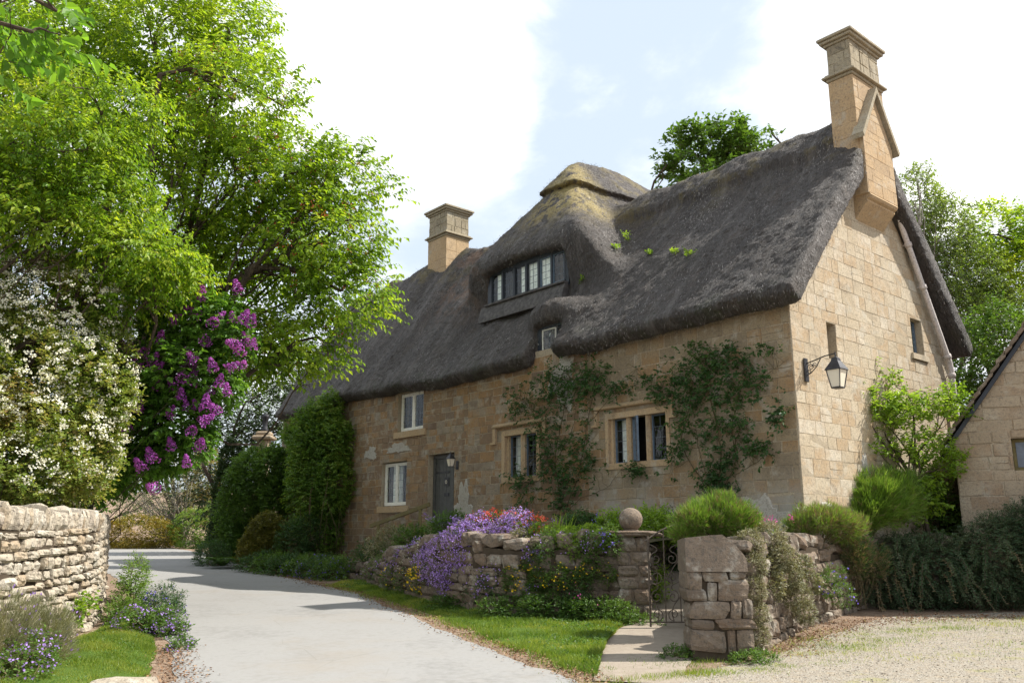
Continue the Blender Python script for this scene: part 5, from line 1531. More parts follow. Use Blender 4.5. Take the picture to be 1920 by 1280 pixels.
# lilac
ll_ = [lob(330, 600, 15.6, .55, .6, .45), lob(400, 600, 15.4, .6, .6, .45), lob(350, 690, 15.4, .75, .7, .55), lob(280, 700, 15.8, .6, .6, .5), lob(330, 790, 15.6, .65, .6, .55), lob(250, 800, 16, .6, .6, .55), lob(400, 720, 15.5, .5, .5, .45), lob(290, 860, 16, .45, .5, .4), lob(370, 830, 15.6, .3, .35, .35), lob(440, 630, 15.3, .3, .4, .3), lob(225, 885, 16.3, .4, .5, .4), lob(200, 880, 16, .5, .5, .5), lob(320, 850, 15.9, .45, .4, .35), lob(220, 720, 16, .5, .5, .5)]
LB = (-8.7, 16.6, float(G(16.6)) + .8)
LI = bush('lilac_bush', 'lilac bush heavy with purple flower panicles leaning over the lane', 'lilac', LB, ll_, 'lilac_leaf', 3900, .095, .7, .16, 6, .5, None, 2, .35, .3, 'bark', None, 0, shape=6, stemr=.013)
pan = [(445, 542), (378, 558), (285, 575), (305, 578), (355, 585), (370, 590), (325, 600), (410, 595), (400, 605), (435, 600), (455, 600), (470, 605), (420, 625), (440, 645), (465, 640), (475, 650), (350, 665), (365, 675), (345, 680), (370, 690), (270, 660), (285, 680), (295, 690), (240, 655), (260, 690), (340, 710), (360, 712), (400, 690),
       (430, 690), (455, 685), (410, 720), (395, 735), (425, 735), (340, 745), (295, 725), (350, 765), (370, 765), (320, 775), (405, 770), (380, 790), (260, 768), (228, 790), (235, 800), (322, 838), (360, 808), (375, 835), (385, 760), (350, 870), (285, 860), (265, 878), (208, 858), (290, 915), (325, 725), (385, 640), (300, 640), (450, 660)]
pm = []
for k in range(4):
    mb = MB(); n = 230; t_ = rng.random(n) ** .8; a_ = rng.random(n) * 2 * pi; r_ = (.062 * (1 - t_) ** .7 + .012) * (1 + .2 * np.sin(t_ * 22 + k))
    p = np.stack([r_ * np.cos(a_), r_ * np.sin(a_), t_ * .20 - .05], 1); nv = unit(np.stack([np.cos(a_), np.sin(a_), .4 + 0 * a_], 1) + rng.normal(size=(n, 3)) * .4); a1 = unit(np.cross(nv, rvec(n)))
    rr = np.clip(rng.random(n), 0, 1)
    leaves(mb, p - a1 * .011, a1, nv, .022, .017, rr, .15); leaves(mb, p - np.cross(nv, a1) * .011, np.cross(nv, a1), nv, .022, .017, rr, .15)
    o = mb.build('flower_panicle', M['lilac'], LI); pm.append(o.data)
    C.objects.unlink(o); bpy.data.objects.remove(o)
for k, (px, py) in enumerate(pan):
    q = P(px, py, 14.75 + .45 * random.random()); o = bpy.data.objects.new('flower_panicle', pm[k % 4]); C.objects.link(o); o.parent = LI
    o.location = tuple(q - np.array(LB)); s_ = random.uniform(1.05, 1.6); o.scale = (s_, s_, s_); o.rotation_euler = (random.gauss(0, .5), random.gauss(0.2, .5), random.random() * 6)

# hedge growth between wall, lilac and the bend
bush('laurel_shrub', 'dark green shrub in the shade under the lilac', 'shrub', gp(-10.0, 18.6, .5), [(-9.6, 18.6, .9, .8, .9, 1.0), (-10.2, 19.2, 1.2, 1.0, 1., 1.1), (-9.8, 17.6, 1.3, 1.0, 1., 1.2)], 'lilac_leaf', 1600, .09, .5, .18, 6, .6, shape=6)
gs = bush('gold_tipped_shrub', 'rounded shrub with gold and orange tips at the far side of the bend', 'shrub', gp(-19.6, 44.5), [lob(255, 998, 44, 1.7, 1.2, .75), lob(215, 1003, 44, .9, 1.0, .6), lob(300, 1002, 44, 1.0, 1, .6)], 'gold_leaf', 3200, .085, .6, .18, 5, .8)
bush('green_shrub', 'dull green rounded shrub beside the gold-tipped one', 'shrub', gp(-15.8, 44.5), [lob(365, 993, 44, 1.15, 1, .95), lob(395, 985, 45, .8, 1, 1.0)], 'honey_leaf', 2200, .085, .6, .18, 5, .8)
bush('bare_twiggy_shrub', 'tangled pale twiggy shrub behind the gold-tipped shrub', 'shrub', gp(-17.5, 46.5), [lob(300, 925, 46, 2.0, 1.2, 1.2), lob(350, 895, 47, 1.6, 1.2, 1.3), lob(250, 915, 47, 1.2, 1.2, 1.2)], 'grey_leaf', 1500, .10, .4, .5, 5, .5, None, 26, .1, .4, 'barkgrey', stemr=.03)
bush('pink_tinged_shrub', 'shrub with pale leaves tinged salmon pink left of the dark column', 'shrub', gp(-16, 47.5), [lob(385, 890, 47.5, 1.0, 1, 1.3), lob(375, 950, 47.5, 1., 1, .9)], 'pink_leaf', 1500, .13, .55, .25, 6, .7)

# plants against the cottage, from the far end to the door
bush('columnar_conifer', 'narrow dark clipped conifer column beside the lane', 'conifer', gp(-10.6, 32.2), [(-10.55, 32.2, .2, .52, .5, 1.2), (-10.55, 32.2, 1.5, .5, .5, 1.3), (-10.5, 32.2, 2.6, .42, .42, .9)], 'dark_leaf', 7000, .075, .5, .12, 6, .8)
bush('dark_climbing_shrub', 'broad dark evergreen shrub covering the far end of the cottage', 'shrub', gp(-8.9, 30.0), [(-9.3, 30.0, .9, .8, .8, 1.8), (-8.6, 29.6, 1.9, .95, .8, 1.1), (-8.0, 29.2, 2.2, .7, .6, .75), (-9.0, 30, .0, .8, .8, .8), (-7.9, 29.0, 1.3, .45, .6, .8)], 'mid_leaf', 9000, .085, .55, .16, 6, .6)
bush('golden_conifer', 'dome-shaped yellow-green conifer at the roadside', 'conifer', gp(-7.6, 27.0), [(-7.6, 27, -.25, .68, .6, .62), (-7.55, 27, .15, .5, .5, .5), (-7.75, 26.9, -.5, .6, .55, .4)], 'goldcon', 5000, .065, .35, .14, 8, .7, updir=.8)
bush('small_grey_shrub', 'low grey-green shrub right of the golden conifer', 'shrub', gp(-6.6, 26.2), [(-6.6, 26.2, -.2, .42, .4, .7), (-6.2, 26.6, .1, .35, .3, .5)], 'vine_leaf', 1000, .06, .5, .14, 6, .6)
bush('silver_shrub', 'low blue-green shrub at the bend of the verge', 'shrub', gp(-9.5, 28.2), [(-9.6, 28.3, -.65, .55, .5, .42), (-10.1, 29.5, -.55, .5, .5, .42)], 'vine_leaf', 1300, .05, .5, .12, 6, .7)
hl = [HW(16.45, -.55, .2), HW(16.4, -.55, 1.5), HW(16.5, -.5, 2.8), HW(16.8, -.5, 3.6), HW(17.6, -.5, 3.3), HW(15.7, -.5, 1.6), HW(15.8, -.45, 2.9), HW(16.1, -.5, 4.0), HW(17.3, -.5, 2.2), HW(18.4, -.55, 3.35)]
hr = [(.75, .5, .95), (1.0, .55, 1.1), (1.05, .55, .95), (.7, .45, .7), (.7, .45, .65), (.6, .4, .9), (.55, .4, .7), (.32, .35, .55), (.7, .4, .9), (.4, .3, .22)]
bush('honeysuckle_climber', 'tall leafy climber bulging from the cottage wall up to the thatch', 'climbing plant', HW(16.2, -.5, -.95), [(*a, *r) for a, r in zip(hl, hr)], 'honey_leaf', 9500, .09, .5, .2, 7, .65, None, 3, .45, .35, 'stem')
# ferns
def fern(name, label, base, n, L, group=None, mat='mid_leaf', w=.28):
    base = np.array(base, float); t = thing(name, label, 'fern', base, 0, group); mb = MB()
    for k in range(n):
        a = 2 * pi * k / n + random.random() * .5; h = np.array([cos(a), sin(a), 0]); l = L * random.uniform(.7, 1.1); s = np.linspace(0, 1, 16)
        p = base + h * (l * .75 * s)[:, None] + np.array([0, 0, 1.]) * (l * (.95 * s - .75 * s ** 2.2))[:, None]; tg = unit(np.gradient(p, axis=0)); sd = np.cross(tg, [0, 0, 1.]); sd = unit(sd)
        for sg in (-1, 1): leaves(mb, p[1:], sd[1:] * sg + tg[1:] * .5, np.array([0, 0, 1.]) + tg[1:] * .2, l * w * np.sin(pi * (.15 + .8 * s[1:])), .03 * L / .5, None, .1)
    mb.build('fronds', M[mat], t, loc=base); return t


fern('fern', 'bright fern arching over the kerb at the foot of the columnar conifer', gp(-8.9, 27.1, .03), 26, .85)
fern('fern', 'small fern beside the golden conifer foot', gp(-6.9, 25.2, .03), 16, .5)
cover = [(-7.5, 25.6), (-6.9, 24.9), (-6.3, 24.3), (-5.7, 23.8), (-5.2, 23.2), (-4.7, 22.7)]
labs = ['low leafy clump at the left end of the kerb border', 'low leafy clump with upright strap leaves in the kerb border', 'low leafy clump in the middle of the kerb border below the climber', 'kerb clump dotted with blue flowers, left of the last two', 'low clump with blue flowers below the cottage wall foot', 'low clump at the right end of the kerb border']
for k, (x, y) in enumerate(cover):
    z = float(G(y)); bush('border_plant', labs[k], 'plant', (x, y, z), [(x, y, z + .18, .5, .4, .26), (x + .25, y + .3, z + .25, .4, .35, .3)], 'moss' if k % 2 else 'vine_leaf', 520, .06, .5, .14, 6, .5, 'plants along the kerb', 3,
                               fl=[('blue', 60, .04, 'blossoms', None, 2, .04)] if k in (3, 4, 5) else None)


# cascades on the garden wall
def cascade(name, label, cat, pts, r, leafm, n, flm=None, nf=0, fs=.022, base=None, cl=5, ll=.03, slen=.07, bias=(-.1, -.8, .45), group=None, spread=.035):
    """pts: list of world points along the drop"""
    lobes = [(p[0], p[1], p[2], (r if np.isscalar(r) else r[i]), (r if np.isscalar(r) else r[i]) * .75, (r if np.isscalar(r) else r[i])) for i, p in enumerate(pts)]
    return bush(name, label, cat, base if base is not None else pts[0], lobes, leafm, n, ll, .45, slen, 6, .7, group, 2, .15, .3, fl=[(flm, nf, fs, 'blossoms', bias, cl, spread, .95)] if flm else None, fold=.1)


W = lambda px, py, Y: P(px, py, Y)
cascade('aubrieta_cushion', 'largest cascade of violet aubrieta pouring over the garden wall', 'flowers', [W(900, 1000, 16.3), W(870, 1020, 16.2), W(840, 1040, 16.5), W(925, 1025, 15.9), W(895, 1055, 15.9), W(860, 1075, 16.2), W(835, 1080, 16.5), W(900, 1085, 15.85), W(850, 1105, 16.3), W(955, 1000, 15.7), W(935, 1052, 15.6), W(970, 990, 15.7), W(815, 1055, 16.9)],
        [.36, .38, .38, .34, .36, .32, .3, .26, .26, .3, .22, .3, .3], 'grey_leaf', 3000, 'purple', 6500, .030, cl=3, spread=.035, bias=(-.1, -.5, .5))
cascade('aubrieta_cushion', 'blue-violet flower trail at the left end of the garden wall', 'flowers', [W(762, 1050, 18.7), W(745, 1068, 19.2), W(790, 1035, 18.1)], .26, 'moss', 420, 'purple', 700, .032, cl=3)
cascade('alyssum_cushion', 'creamy white flower cushion between violet trail and cascade', 'flowers', [W(785, 1045, 18.0), W(770, 1062, 18.2), W(805, 1025, 17.6)], .22, 'grey_leaf', 420, 'whitef', 300, .024, cl=3)
cascade('wallflower', 'yellow flower spikes at the left foot of the violet cascade', 'flowers', [W(790, 1072, 17.3), W(785, 1090, 17.2)], .2, 'moss', 300, 'yellow', 90, .045, cl=3)
cascade('wallflower', 'yellow flowers on a green tuft in the middle of the garden wall face', 'flowers', [W(962, 1078, 14.9), W(965, 1095, 14.85)], .16, 'mid_leaf', 420, 'yellow', 34, .035, cl=3, bias=(-.1, -.6, .7))
cascade('wallflower', 'spreading yellow-flowered tuft growing from the wall right of centre', 'flowers', [W(1048, 1078, 14.45), W(1035, 1092, 14.45), W(1062, 1085, 14.45)], .15, 'moss', 520, 'yellow', 36, .032, cl=3, bias=(-.1, -.6, .7))
cascade('wallflower', 'yellow-tipped tuft nearest the ball-topped pillar', 'flowers', [W(1102, 1070, 14.4), W(1092, 1082, 14.4), W(1138, 1075, 14.4)], .14, 'moss', 460, 'yellow', 26, .03, cl=2, bias=(-.1, -.6, .7))
cascade('campanula_tuft', 'magenta and blue flowers trailing low on the wall beside the pillar', 'flowers', [W(1088, 1100, 14.35), W(1080, 1120, 14.3), W(1095, 1135, 14.3)], .17, 'vine_leaf', 420, 'pinkf', 24, .035, cl=2)
cascade('campanula_tuft', 'blue-violet flower tuft right of the big cascade', 'flowers', [W(905, 1105, 15.2), W(912, 1085, 15.25)], .15, 'vine_leaf', 260, 'purple', 90, .03, cl=3)
cascade('ivy_patch', 'creeping greenery with violet bells on the left shoulder of the gate pillar', 'climbing plant', [W(1140, 1000, 14.35), W(1130, 1012, 14.35), W(1150, 1020, 14.3)], .14, 'moss', 420, 'blue', 26, .03, cl=3)
cascade('geranium_mound', 'mound of coral red flowers on top of the garden wall', 'flowers', [W(895, 983, 16.6), W(925, 978, 16.4), W(955, 980, 16.2), W(985, 983, 15.9), W(1005, 990, 15.7)], .2, 'fresh_leaf', 900, 'red', 700, .036, cl=3, bias=(0, -.5, .9))
cascade('alpine_mat', 'light green leafy mat along the wall top right of the red flowers', 'plant', [W(1010, 1005, 15.4), W(1040, 1006, 15.1), W(1075, 1008, 15.0), W(980, 1003, 15.6), W(1105, 1002, 15.0)], .18, 'fresh_leaf', 900, ll=.045)
for lab, ctr, r_, lm, fm, nf, fs in [
        ('blue-violet trail over the wall shoulder left of the main violet cascade', [W(815, 1035, 17.2), W(800, 1058, 17.3), W(815, 1075, 17.0)], .26, 'moss', 'purple', 700, .032),
        ('grey-leaved trail hanging from the wall top right of the violet cascade', [W(975, 1015, 15.3), W(985, 1035, 15.2)], .2, 'grey_leaf', None, 0, 0),
        ('green trail falling over the middle of the garden wall top', [W(1030, 1015, 14.75), W(1020, 1032, 14.65)], .17, 'moss', None, 0, 0),
        ('mossy tuft hanging under the wall top near the pillar', [W(1110, 1015, 14.5), W(1100, 1035, 14.45), W(1120, 1040, 14.45)], .15, 'moss', 'purple', 40, .03),
        ('fern-like greenery rooted in the wall face below the violet cascade', [W(935, 1100, 15.2), W(890, 1118, 15.6), W(945, 1122, 15.0)], .2, 'vine_leaf', None, 0, 0),
        ('purple trail rooted in the wall face right of the violet cascade', [W(940, 1060, 15.2), W(945, 1080, 15.15)], .14, 'grey_leaf', 'purple', 160, .03),
        ('green tuft with few violet bells between the yellow tufts', [W(1008, 1090, 14.6), W(1000, 1110, 14.6)], .15, 'mid_leaf', 'purple', 30, .03),
        ('pale green trailing plant over the wall top left of the gate pillar', [W(1060, 1012, 14.7), W(1075, 1028, 14.6), W(1090, 1015, 14.65)], .17, 'fresh_leaf', 'purple', 40, .03),
        ('yellow-flowered tuft rooted high in the wall right of centre', [W(1000, 1058, 14.7), W(985, 1070, 14.85)], .14, 'moss', 'yellow', 70, .03),
        ('violet trail hanging from the wall top above the yellow tufts', [W(1010, 1022, 14.75), W(1000, 1042, 14.75)], .14, 'grey_leaf', 'purple', 170, .03),
        ('yellow and green tangle at the far left foot of the wall', [W(760, 1090, 18.0), W(735, 1085, 18.8)], .24, 'mid_leaf', 'yellow', 40, .035),
        ('leafy tangle spilling from the left end of the garden wall', [W(715, 1065, 20.2), W(700, 1080, 20.8), W(730, 1055, 19.8)], .3, 'moss', 'purple', 60, .035)]:
    cascade('trailing_wall_plant', lab, 'trailing plant', ctr, r_, lm, 620, fm, nf, fs, cl=3, group='trailing plants on the garden wall')
for lab, x, y in (('low mossy tuft on the path side of the rough pier base', 2.0, 10.9), ('small green mat at the drive side of the rough pier base', 2.75, 10.55)):
    z = float(G(y)); bush('ground_cover_plant', lab, 'plant', (x, y, z), [(x, y, z + .03, .22, .2, .09), (x + .2, y + .15, z + .02, .2, .18, .08)], 'moss', 420, .03, .5, .07, 6, .5, 'ground cover round the pier', 2)
k_lab = ['dark mossy ground cover at the foot of the wall below the violet cascade', 'dark ground cover at the wall foot left of centre', 'dense dark ground cover at the wall foot below the yellow tufts', 'dense dark ground cover left of the gate pillar foot', 'light ground cover spilling onto the path by the gate pillar']
for k, (px, py, Y) in enumerate([(860, 1125, 16.0), (960, 1130, 14.6), (1040, 1125, 14.35), (1120, 1130, 14.25), (1170, 1155, 14.1)]):
    q = W(px, py, Y); bush('ground_cover_plant', k_lab[k], 'plant', (q[0], q[1], float(G(q[1]))), [(q[0], q[1], q[2] - .10, .38, .24, .17), (q[0] + .3, q[1] - .05, q[2] - .14, .28, .22, .14), (q[0] - .3, q[1] - .02, q[2] - .10, .28, .22, .15)], 'moss', 750, .038, .5, .09, 6, .6, 'ground cover along the wall foot', 2)


# strap-leaved and stalked garden plants behind the wall
def strap(name, label, base, n, h, w, mat='fresh_leaf', flower=None, cat='plant', group=None, nf=8, lean=.28):
    base = np.array(base, float); t = thing(name, label, cat, base, 0, group); mb = MB()
    for k in range(n):
        d = rng.normal(size=3) * [lean, lean, 0]; hh = h * random.uniform(.55, 1.1); s = np.linspace(0, 1, 6); r = rng.normal(size=3) * [.05, .05, 0]
        p = base + r * (n / 20) + np.array([0, 0, 1.]) * (hh * s)[:, None] + d * hh * (s ** 2)[:, None] - np.array([0, 0, 1.]) * (hh * .25 * abs(d[0] + d[1]) * s ** 3)[:, None]
        sd = unit(np.cross([0, 0, 1.], d + [1e-3, 0, 0])); ww = w * (1 - s ** 2) * .5 + .001
        v = np.concatenate([p - sd * ww[:, None], p + sd * ww[:, None]]); mb.add(v, [[i, 6 + i, 7 + i, i + 1] for i in range(5)], random.random())
    mb.build('leaves', M[mat], t, loc=base)
    if flower:
        st = MB(); fl = MB()
        for k in range(nf):
            d = rng.normal(size=3) * [.22, .22, 0]; e = base + np.array([0, 0, h * random.uniform(.9, 1.35)]) + d; st.tube([base + d * .1, (base + e) / 2 + d * .1, e], [.006, .004, .003], 4)
            m = 16; c = e + rng.normal(size=(m, 3)) * [.03, .03, .04]; nv = rvec(m); a = unit(np.cross(nv, rvec(m))); leaves(fl, c - a * .016, a, nv, .034, .026, None, .1); b_ = np.cross(nv, a); leaves(fl, c - b_ * .016, b_, nv, .034, .026, None, .1)
        st.build('stalks', M['moss'], t, loc=base); fl.build('blossoms', M[flower], t, loc=base)
    return t


def bedp(px, Y):
    q = ray(px, 1000); x = q[0] / q[1] * Y; return (x, Y, float(gz_bed(x, Y)))


strap('strap_leaf_clump', 'tall bright strap-leaved clump behind the wall, right of the red flowers', bedp(1050, 15.7), 34, .62, .022)
strap('strap_leaf_clump', 'shorter blue-green strap-leaved clump left of the ball finial', bedp(1108, 15.6), 40, .42, .018, 'lav_leaf')
strap('strap_leaf_clump', 'thin leaning strap leaves just behind the stone ball', bedp(1195, 15.7), 16, .55, .016, 'fresh_leaf')
strap('honesty_plant', 'tall purple-flowered plant standing above the red flowers', bedp(995, 16.8), 14, .3, .03, 'vine_leaf', 'purple', 'flowers', nf=9)
strap('honesty_plant', 'dusky purple flower stalks in front of the door', bedp(815, 19.6), 14, .5, .03, 'vine_leaf', 'purple', 'flowers', nf=12)
strap('honesty_plant', 'loose purple stalks left of the violet cascade top', bedp(850, 18.2), 10, .4, .03, 'mid_leaf', 'purple', 'flowers', nf=8)
strap('forget_me_not', 'small blue-flowered plants behind the wall near the stone ball', bedp(1140, 16.6), 30, .3, .02, 'vine_leaf', 'blue', 'flowers', nf=10)
strap('valerian', 'magenta-flowered plant right of the bright lavender clump', (4.35, 14.4, -.12), 14, .35, .03, 'lav_leaf', 'pinkf', 'flowers', nf=7)
strap('valerian', 'magenta flowers just behind the bright lavender clump', (3.65, 14.3, -.12), 10, .45, .03, 'lav_leaf', 'pinkf', 'flowers', nf=5)
for (px, Y, r, lab, m_) in [(735, 21.2, .5, 'grey-green drooping shrub beside the handrail', 'grey_leaf'), (775, 20.6, .42, 'green leafy shrub in front of the doorstep', 'moss'), (700, 22.6, .45, 'low dull green shrub under the handrail foot', 'vine_leaf'),
                          (840, 19.0, .4, 'green leafy clump below the dusky purple stalks', 'mid_leaf'), (1150, 16.2, .3, 'low bright foliage left behind the stone ball', 'fresh_leaf'), (1220, 15.9, .32, 'low bright foliage right behind the stone ball', 'fresh_leaf'), (1090, 16.8, .3, 'shaded low foliage against the wall below the mullioned windows', 'vine_leaf'), (960, 18.2, .35, 'shaded foliage behind the red flowers', 'vine_leaf')]:
    q = bedp(px, Y); bush('garden_shrub', lab, 'shrub', q, [(q[0], q[1], q[2] + r * .6, r, r * .8, r * .8), (q[0] + r * .6, q[1] + .2, q[2] + r * .4, r * .7, r * .6, r * .6)], m_, 560, .065, .45, .2, 7, .5, 'low shrubs in the raised garden', 3)


for (x, y, z, r, lab, m_) in [(3.35, 14.5, -.75, .42, 'leafy shrub seen through the gate scrollwork, right side', 'mid_leaf'), (2.25, 15.4, -.9, .38, 'low green plant seen through the gate, left side', 'fresh_leaf'), (3.0, 16.6, -.2, .5, 'dark green plant behind the gate at the top of the path', 'vine_leaf'), (3.05, 13.75, -1.0, .26, 'flowering tuft just behind the free end of the gate', 'moss')]:
    bush('gateside_plant', lab, 'plant', (x, y, z - r * .6), [(x, y, z, r, r * .6, r * .9), (x + .1, y + .2, z + r * .8, r * .8, r * .5, r * .5), (x, y, z - r * .6, r * .8, r * .5, r * .4)], m_, 620, .06, .5, .16, 6, .5, 'plants behind the gate', 3, fl=[('purple', 40, .03, 'blossoms', None, 2, .03)])


def tuft(name, label, base, lobes, mat, n, h=.16, w=.007, cat='shrub', group=None, dead=0, up=.9, flower=None):
    """needle-leaved cushions such as lavender"""
    base = np.array(base, float); t = thing(name, label, cat, base, 0, group); p, nr = lobe_points(lobes, n, .5, .22, .45); p = p + nr * (.30 * fnoise(p, .14) - .05)[:, None] * min(l[3] for l in lobes); ax = unit(nr + np.array([0, 0, up]) + rng.normal(size=p.shape) * .25)
    mb = MB(); k = rng.random(n) > dead; r = np.clip(.5 + .3 * fnoise(p, .25) + rng.normal(size=n) * .2, 0, 1)
    for j in range(3):
        a2 = unit(ax + rng.normal(size=p.shape) * .25); leaves(mb, p[k] + rng.normal(size=p[k].shape) * .01, a2[k], rvec(k.sum()), h * (.5 + .7 * rng.random(k.sum())), w, r[k], 0)
    mb.build('foliage', M[mat], t, loc=base)
    if dead:
        mb = MB()
        for j in range(3): a2 = unit(ax + rng.normal(size=p.shape) * .3); leaves(mb, p[~k], a2[~k], rvec((~k).sum()), h * (.5 + .7 * rng.random((~k).sum())), w, None, 0)
        mb.build('dry_stalks', M['straw'], t, loc=base)
    mb = MB(); st = MB()
    for l in lobes:
        for _ in range(12): limb(mb, base + rng.normal(size=3) * [.05, .05, 0], np.array(l[:3]) + rvec(1)[0] * l[3:6] * .6, .008, .003, .08, 5, 4)
    mb.build('stems', M['stem'], t, loc=base)
    if flower:
        k2 = rng.choice(n, min(n, 260)); fl = MB(); pp = p[k2] + ax[k2] * h
        leaves(fl, pp, ax[k2], rvec(len(k2)), .035, .02); leaves(fl, pp, ax[k2], rvec(len(k2)), .035, .02); o = fl.build('blossoms', M[flower], t, loc=base); o['kind'] = 'stuff'
    return t


tuft('lavender_bush', 'bright green lavender clump above the rough stone pier', (2.95, 12.6, -.2), [lob(1310, 975, 12.4, .38, .35, .2), lob(1350, 965, 12.5, .42, .4, .27), lob(1385, 985, 12.5, .3, .3, .22), lob(1285, 1000, 12.3, .22, .2, .15)], 'lav_leaf', 9000, .11, dead=.22)
tuft('lavender_bush', 'lavender clump with dry brown stalks near the house corner', (5.2, 14.9, -.2), [lob(1540, 975, 14.9, .5, .4, .22), lob(1580, 985, 15.1, .36, .35, .26), lob(1500, 990, 14.9, .25, .3, .18)], 'lav_leaf', 7000, .12, dead=.45)
tuft('feathery_shrub', 'fine-leaved bright green dome below the fruit tree', (6.7, 16.6, -.1), [lob(1640, 940, 16.5, .52, .45, .50), lob(1680, 930, 16.7, .45, .4, .45), lob(1620, 960, 16.4, .35, .35, .38)], 'lav_leaf', 9000, .20, .010, dead=.06)
# trailing mats over the right wall
cascade('trailing_thyme', 'grey-green trailing mat hanging beside the rough pier', 'trailing plant', [W(1405, 1020, 11.6), W(1412, 1060, 11.45), W(1415, 1105, 11.35), W(1418, 1150, 11.3), W(1422, 1190, 11.3)], [.17, .15, .14, .14, .12], 'grey_leaf', 2600, ll=.022, slen=.06)
cascade('trailing_thyme', 'bleached straw-coloured trailing mat in the middle of the right wall', 'trailing plant', [W(1440, 1015, 12.3), W(1460, 1045, 12.2), W(1480, 1080, 12.3), W(1495, 1120, 12.4), W(1510, 1148, 12.7)], [.24, .2, .18, .17, .14], 'grey_leaf', 3200, ll=.025, slen=.07)
cascade('ivy_patch', 'variegated ivy hanging between the two trailing mats', 'climbing plant', [W(1440, 1060, 12.1), W(1450, 1100, 12.0), W(1505, 1060, 13.0), W(1520, 1090, 13.1)], .13, 'grey_leaf', 600, ll=.04)
cascade('campanula_tuft', 'green tuft with violet bells at the right end of the wall foot', 'flowers', [W(1550, 1095, 14.0), W(1580, 1115, 14.3), W(1565, 1080, 14.2)], .17, 'mid_leaf', 560, 'blue', 46, .035, cl=2)
tuft('santolina_shrub', 'dry feathery grey-brown shrub right of the right wall', (6.0, 15.9, float(G(15.9))), [lob(1600, 1030, 15.5, .3, .3, .5), lob(1590, 1000, 15.4, .32, .3, .3), lob(1630, 1050, 15.8, .3, .3, .4)], 'vine_leaf', 5000, .10, dead=.5)

# dark arching conifer hedge
HB = (8.0, 16.2, float(G(16.2))); hg = thing('arching_conifer_hedge', 'dark spreading conifer with long arching needle branches in front of the outbuilding', 'conifer', HB)
mb = MB(); w = MB()
hl_ = [(6.9, 16.4, -.75, .7, .55, .5), (7.8, 16.2, -.6, .9, .6, .6), (8.9, 16.0, -.4, .9, .6, .75), (10.0, 15.8, -.35, .9, .6, .8), (11.2, 15.6, -.3, .9, .6, .8), (7.2, 16.5, -.35, .5, .4, .4), (9.6, 16.0, .1, .8, .5, .5), (10.8, 15.9, .15, .8, .5, .5)]
p, nr = lobe_points(hl_, 17000, .6); spray(mb, w, p, unit(nr + rng.normal(size=p.shape) * .4 + [0, -.2, -.1]), .16 * (.6 + .7 * rng.random(len(p))), 10, .05, .28, .2, 4, .003, fold=.1)
for k in range(420):
    l = hl_[rng.integers(len(hl_))]; d = rvec(1)[0]; d[1] = -abs(d[1]); a = np.array(l[:3]) + d * np.array(l[3:6]) * .7; L_ = random.uniform(.5, 1.1); hd = unit(np.array([d[0] * 1.2 + random.gauss(0, .5), -abs(d[1]) - .3, .2 + random.random() * .8]))
    s = np.linspace(0, 1, 22)[:, None]; q = a + hd * L_ * s * .7 - np.array([0, 0, .8]) * L_ * s ** 2.2 * .8; q[:, 2] = np.maximum(q[:, 2], G(q[:, 1]) + .05)
    w.tube(q[::3], np.linspace(.009, .002, len(q[::3])), 4); tone = random.random() * .5; tg = unit(np.gradient(q, axis=0)); sd = unit(np.cross(tg, [0, 0, 1.]))
    for sg in (-1, 1):
        for jj in range(2): leaves(mb, q + rng.normal(size=q.shape) * .006, sd * sg + tg * .45 + rng.normal(size=q.shape) * .35, rvec(len(q)), .055, .016, np.clip(.35 + tone + .3 * rng.random(len(q)), 0, 1), .1)
mb.build('needles', M['conifer'], hg, loc=HB); w.build('branches', M['bark'], hg, loc=HB)
mb = MB()
for k in range(70):
    l = hl_[rng.integers(len(hl_))]; d = rvec(1)[0]; d[1] = -abs(d[1]); a = np.array(l[:3]) + d * np.array(l[3:6]) * .9; hd = unit(d + [0, -.5, .3]); L_ = random.uniform(.4, .9)
    s = np.linspace(0, 1, 16)[:, None]; q = a + hd * L_ * s * .7 - np.array([0, 0, .7]) * L_ * s ** 2.2; q[:, 2] = np.maximum(q[:, 2], G(q[:, 1]) + .05); mb.tube(q[::3], .004, 4, .3); sd = unit(np.cross(unit(np.gradient(q, axis=0)), [0, 0, 1.]))
    for sg in (-1, 1): leaves(mb, q, sd * sg + rng.normal(size=q.shape) * .4, rvec(len(q)), .045, .014, None, .1)
mb.build('dry_sprays', M['straw'], hg, loc=HB)
bush('gap_shrub', 'leafy shrub filling the gap between the fruit tree and the outbuilding corner', 'shrub', (8.75, 18.0, -.9), [(8.75, 18.0, .1, .6, .5, .8), (8.5, 18.2, .9, .5, .5, .6), (9.0, 18.6, .6, .5, .5, .7)], 'mid_leaf', 1500, .07, .55, .18, 6, .6)


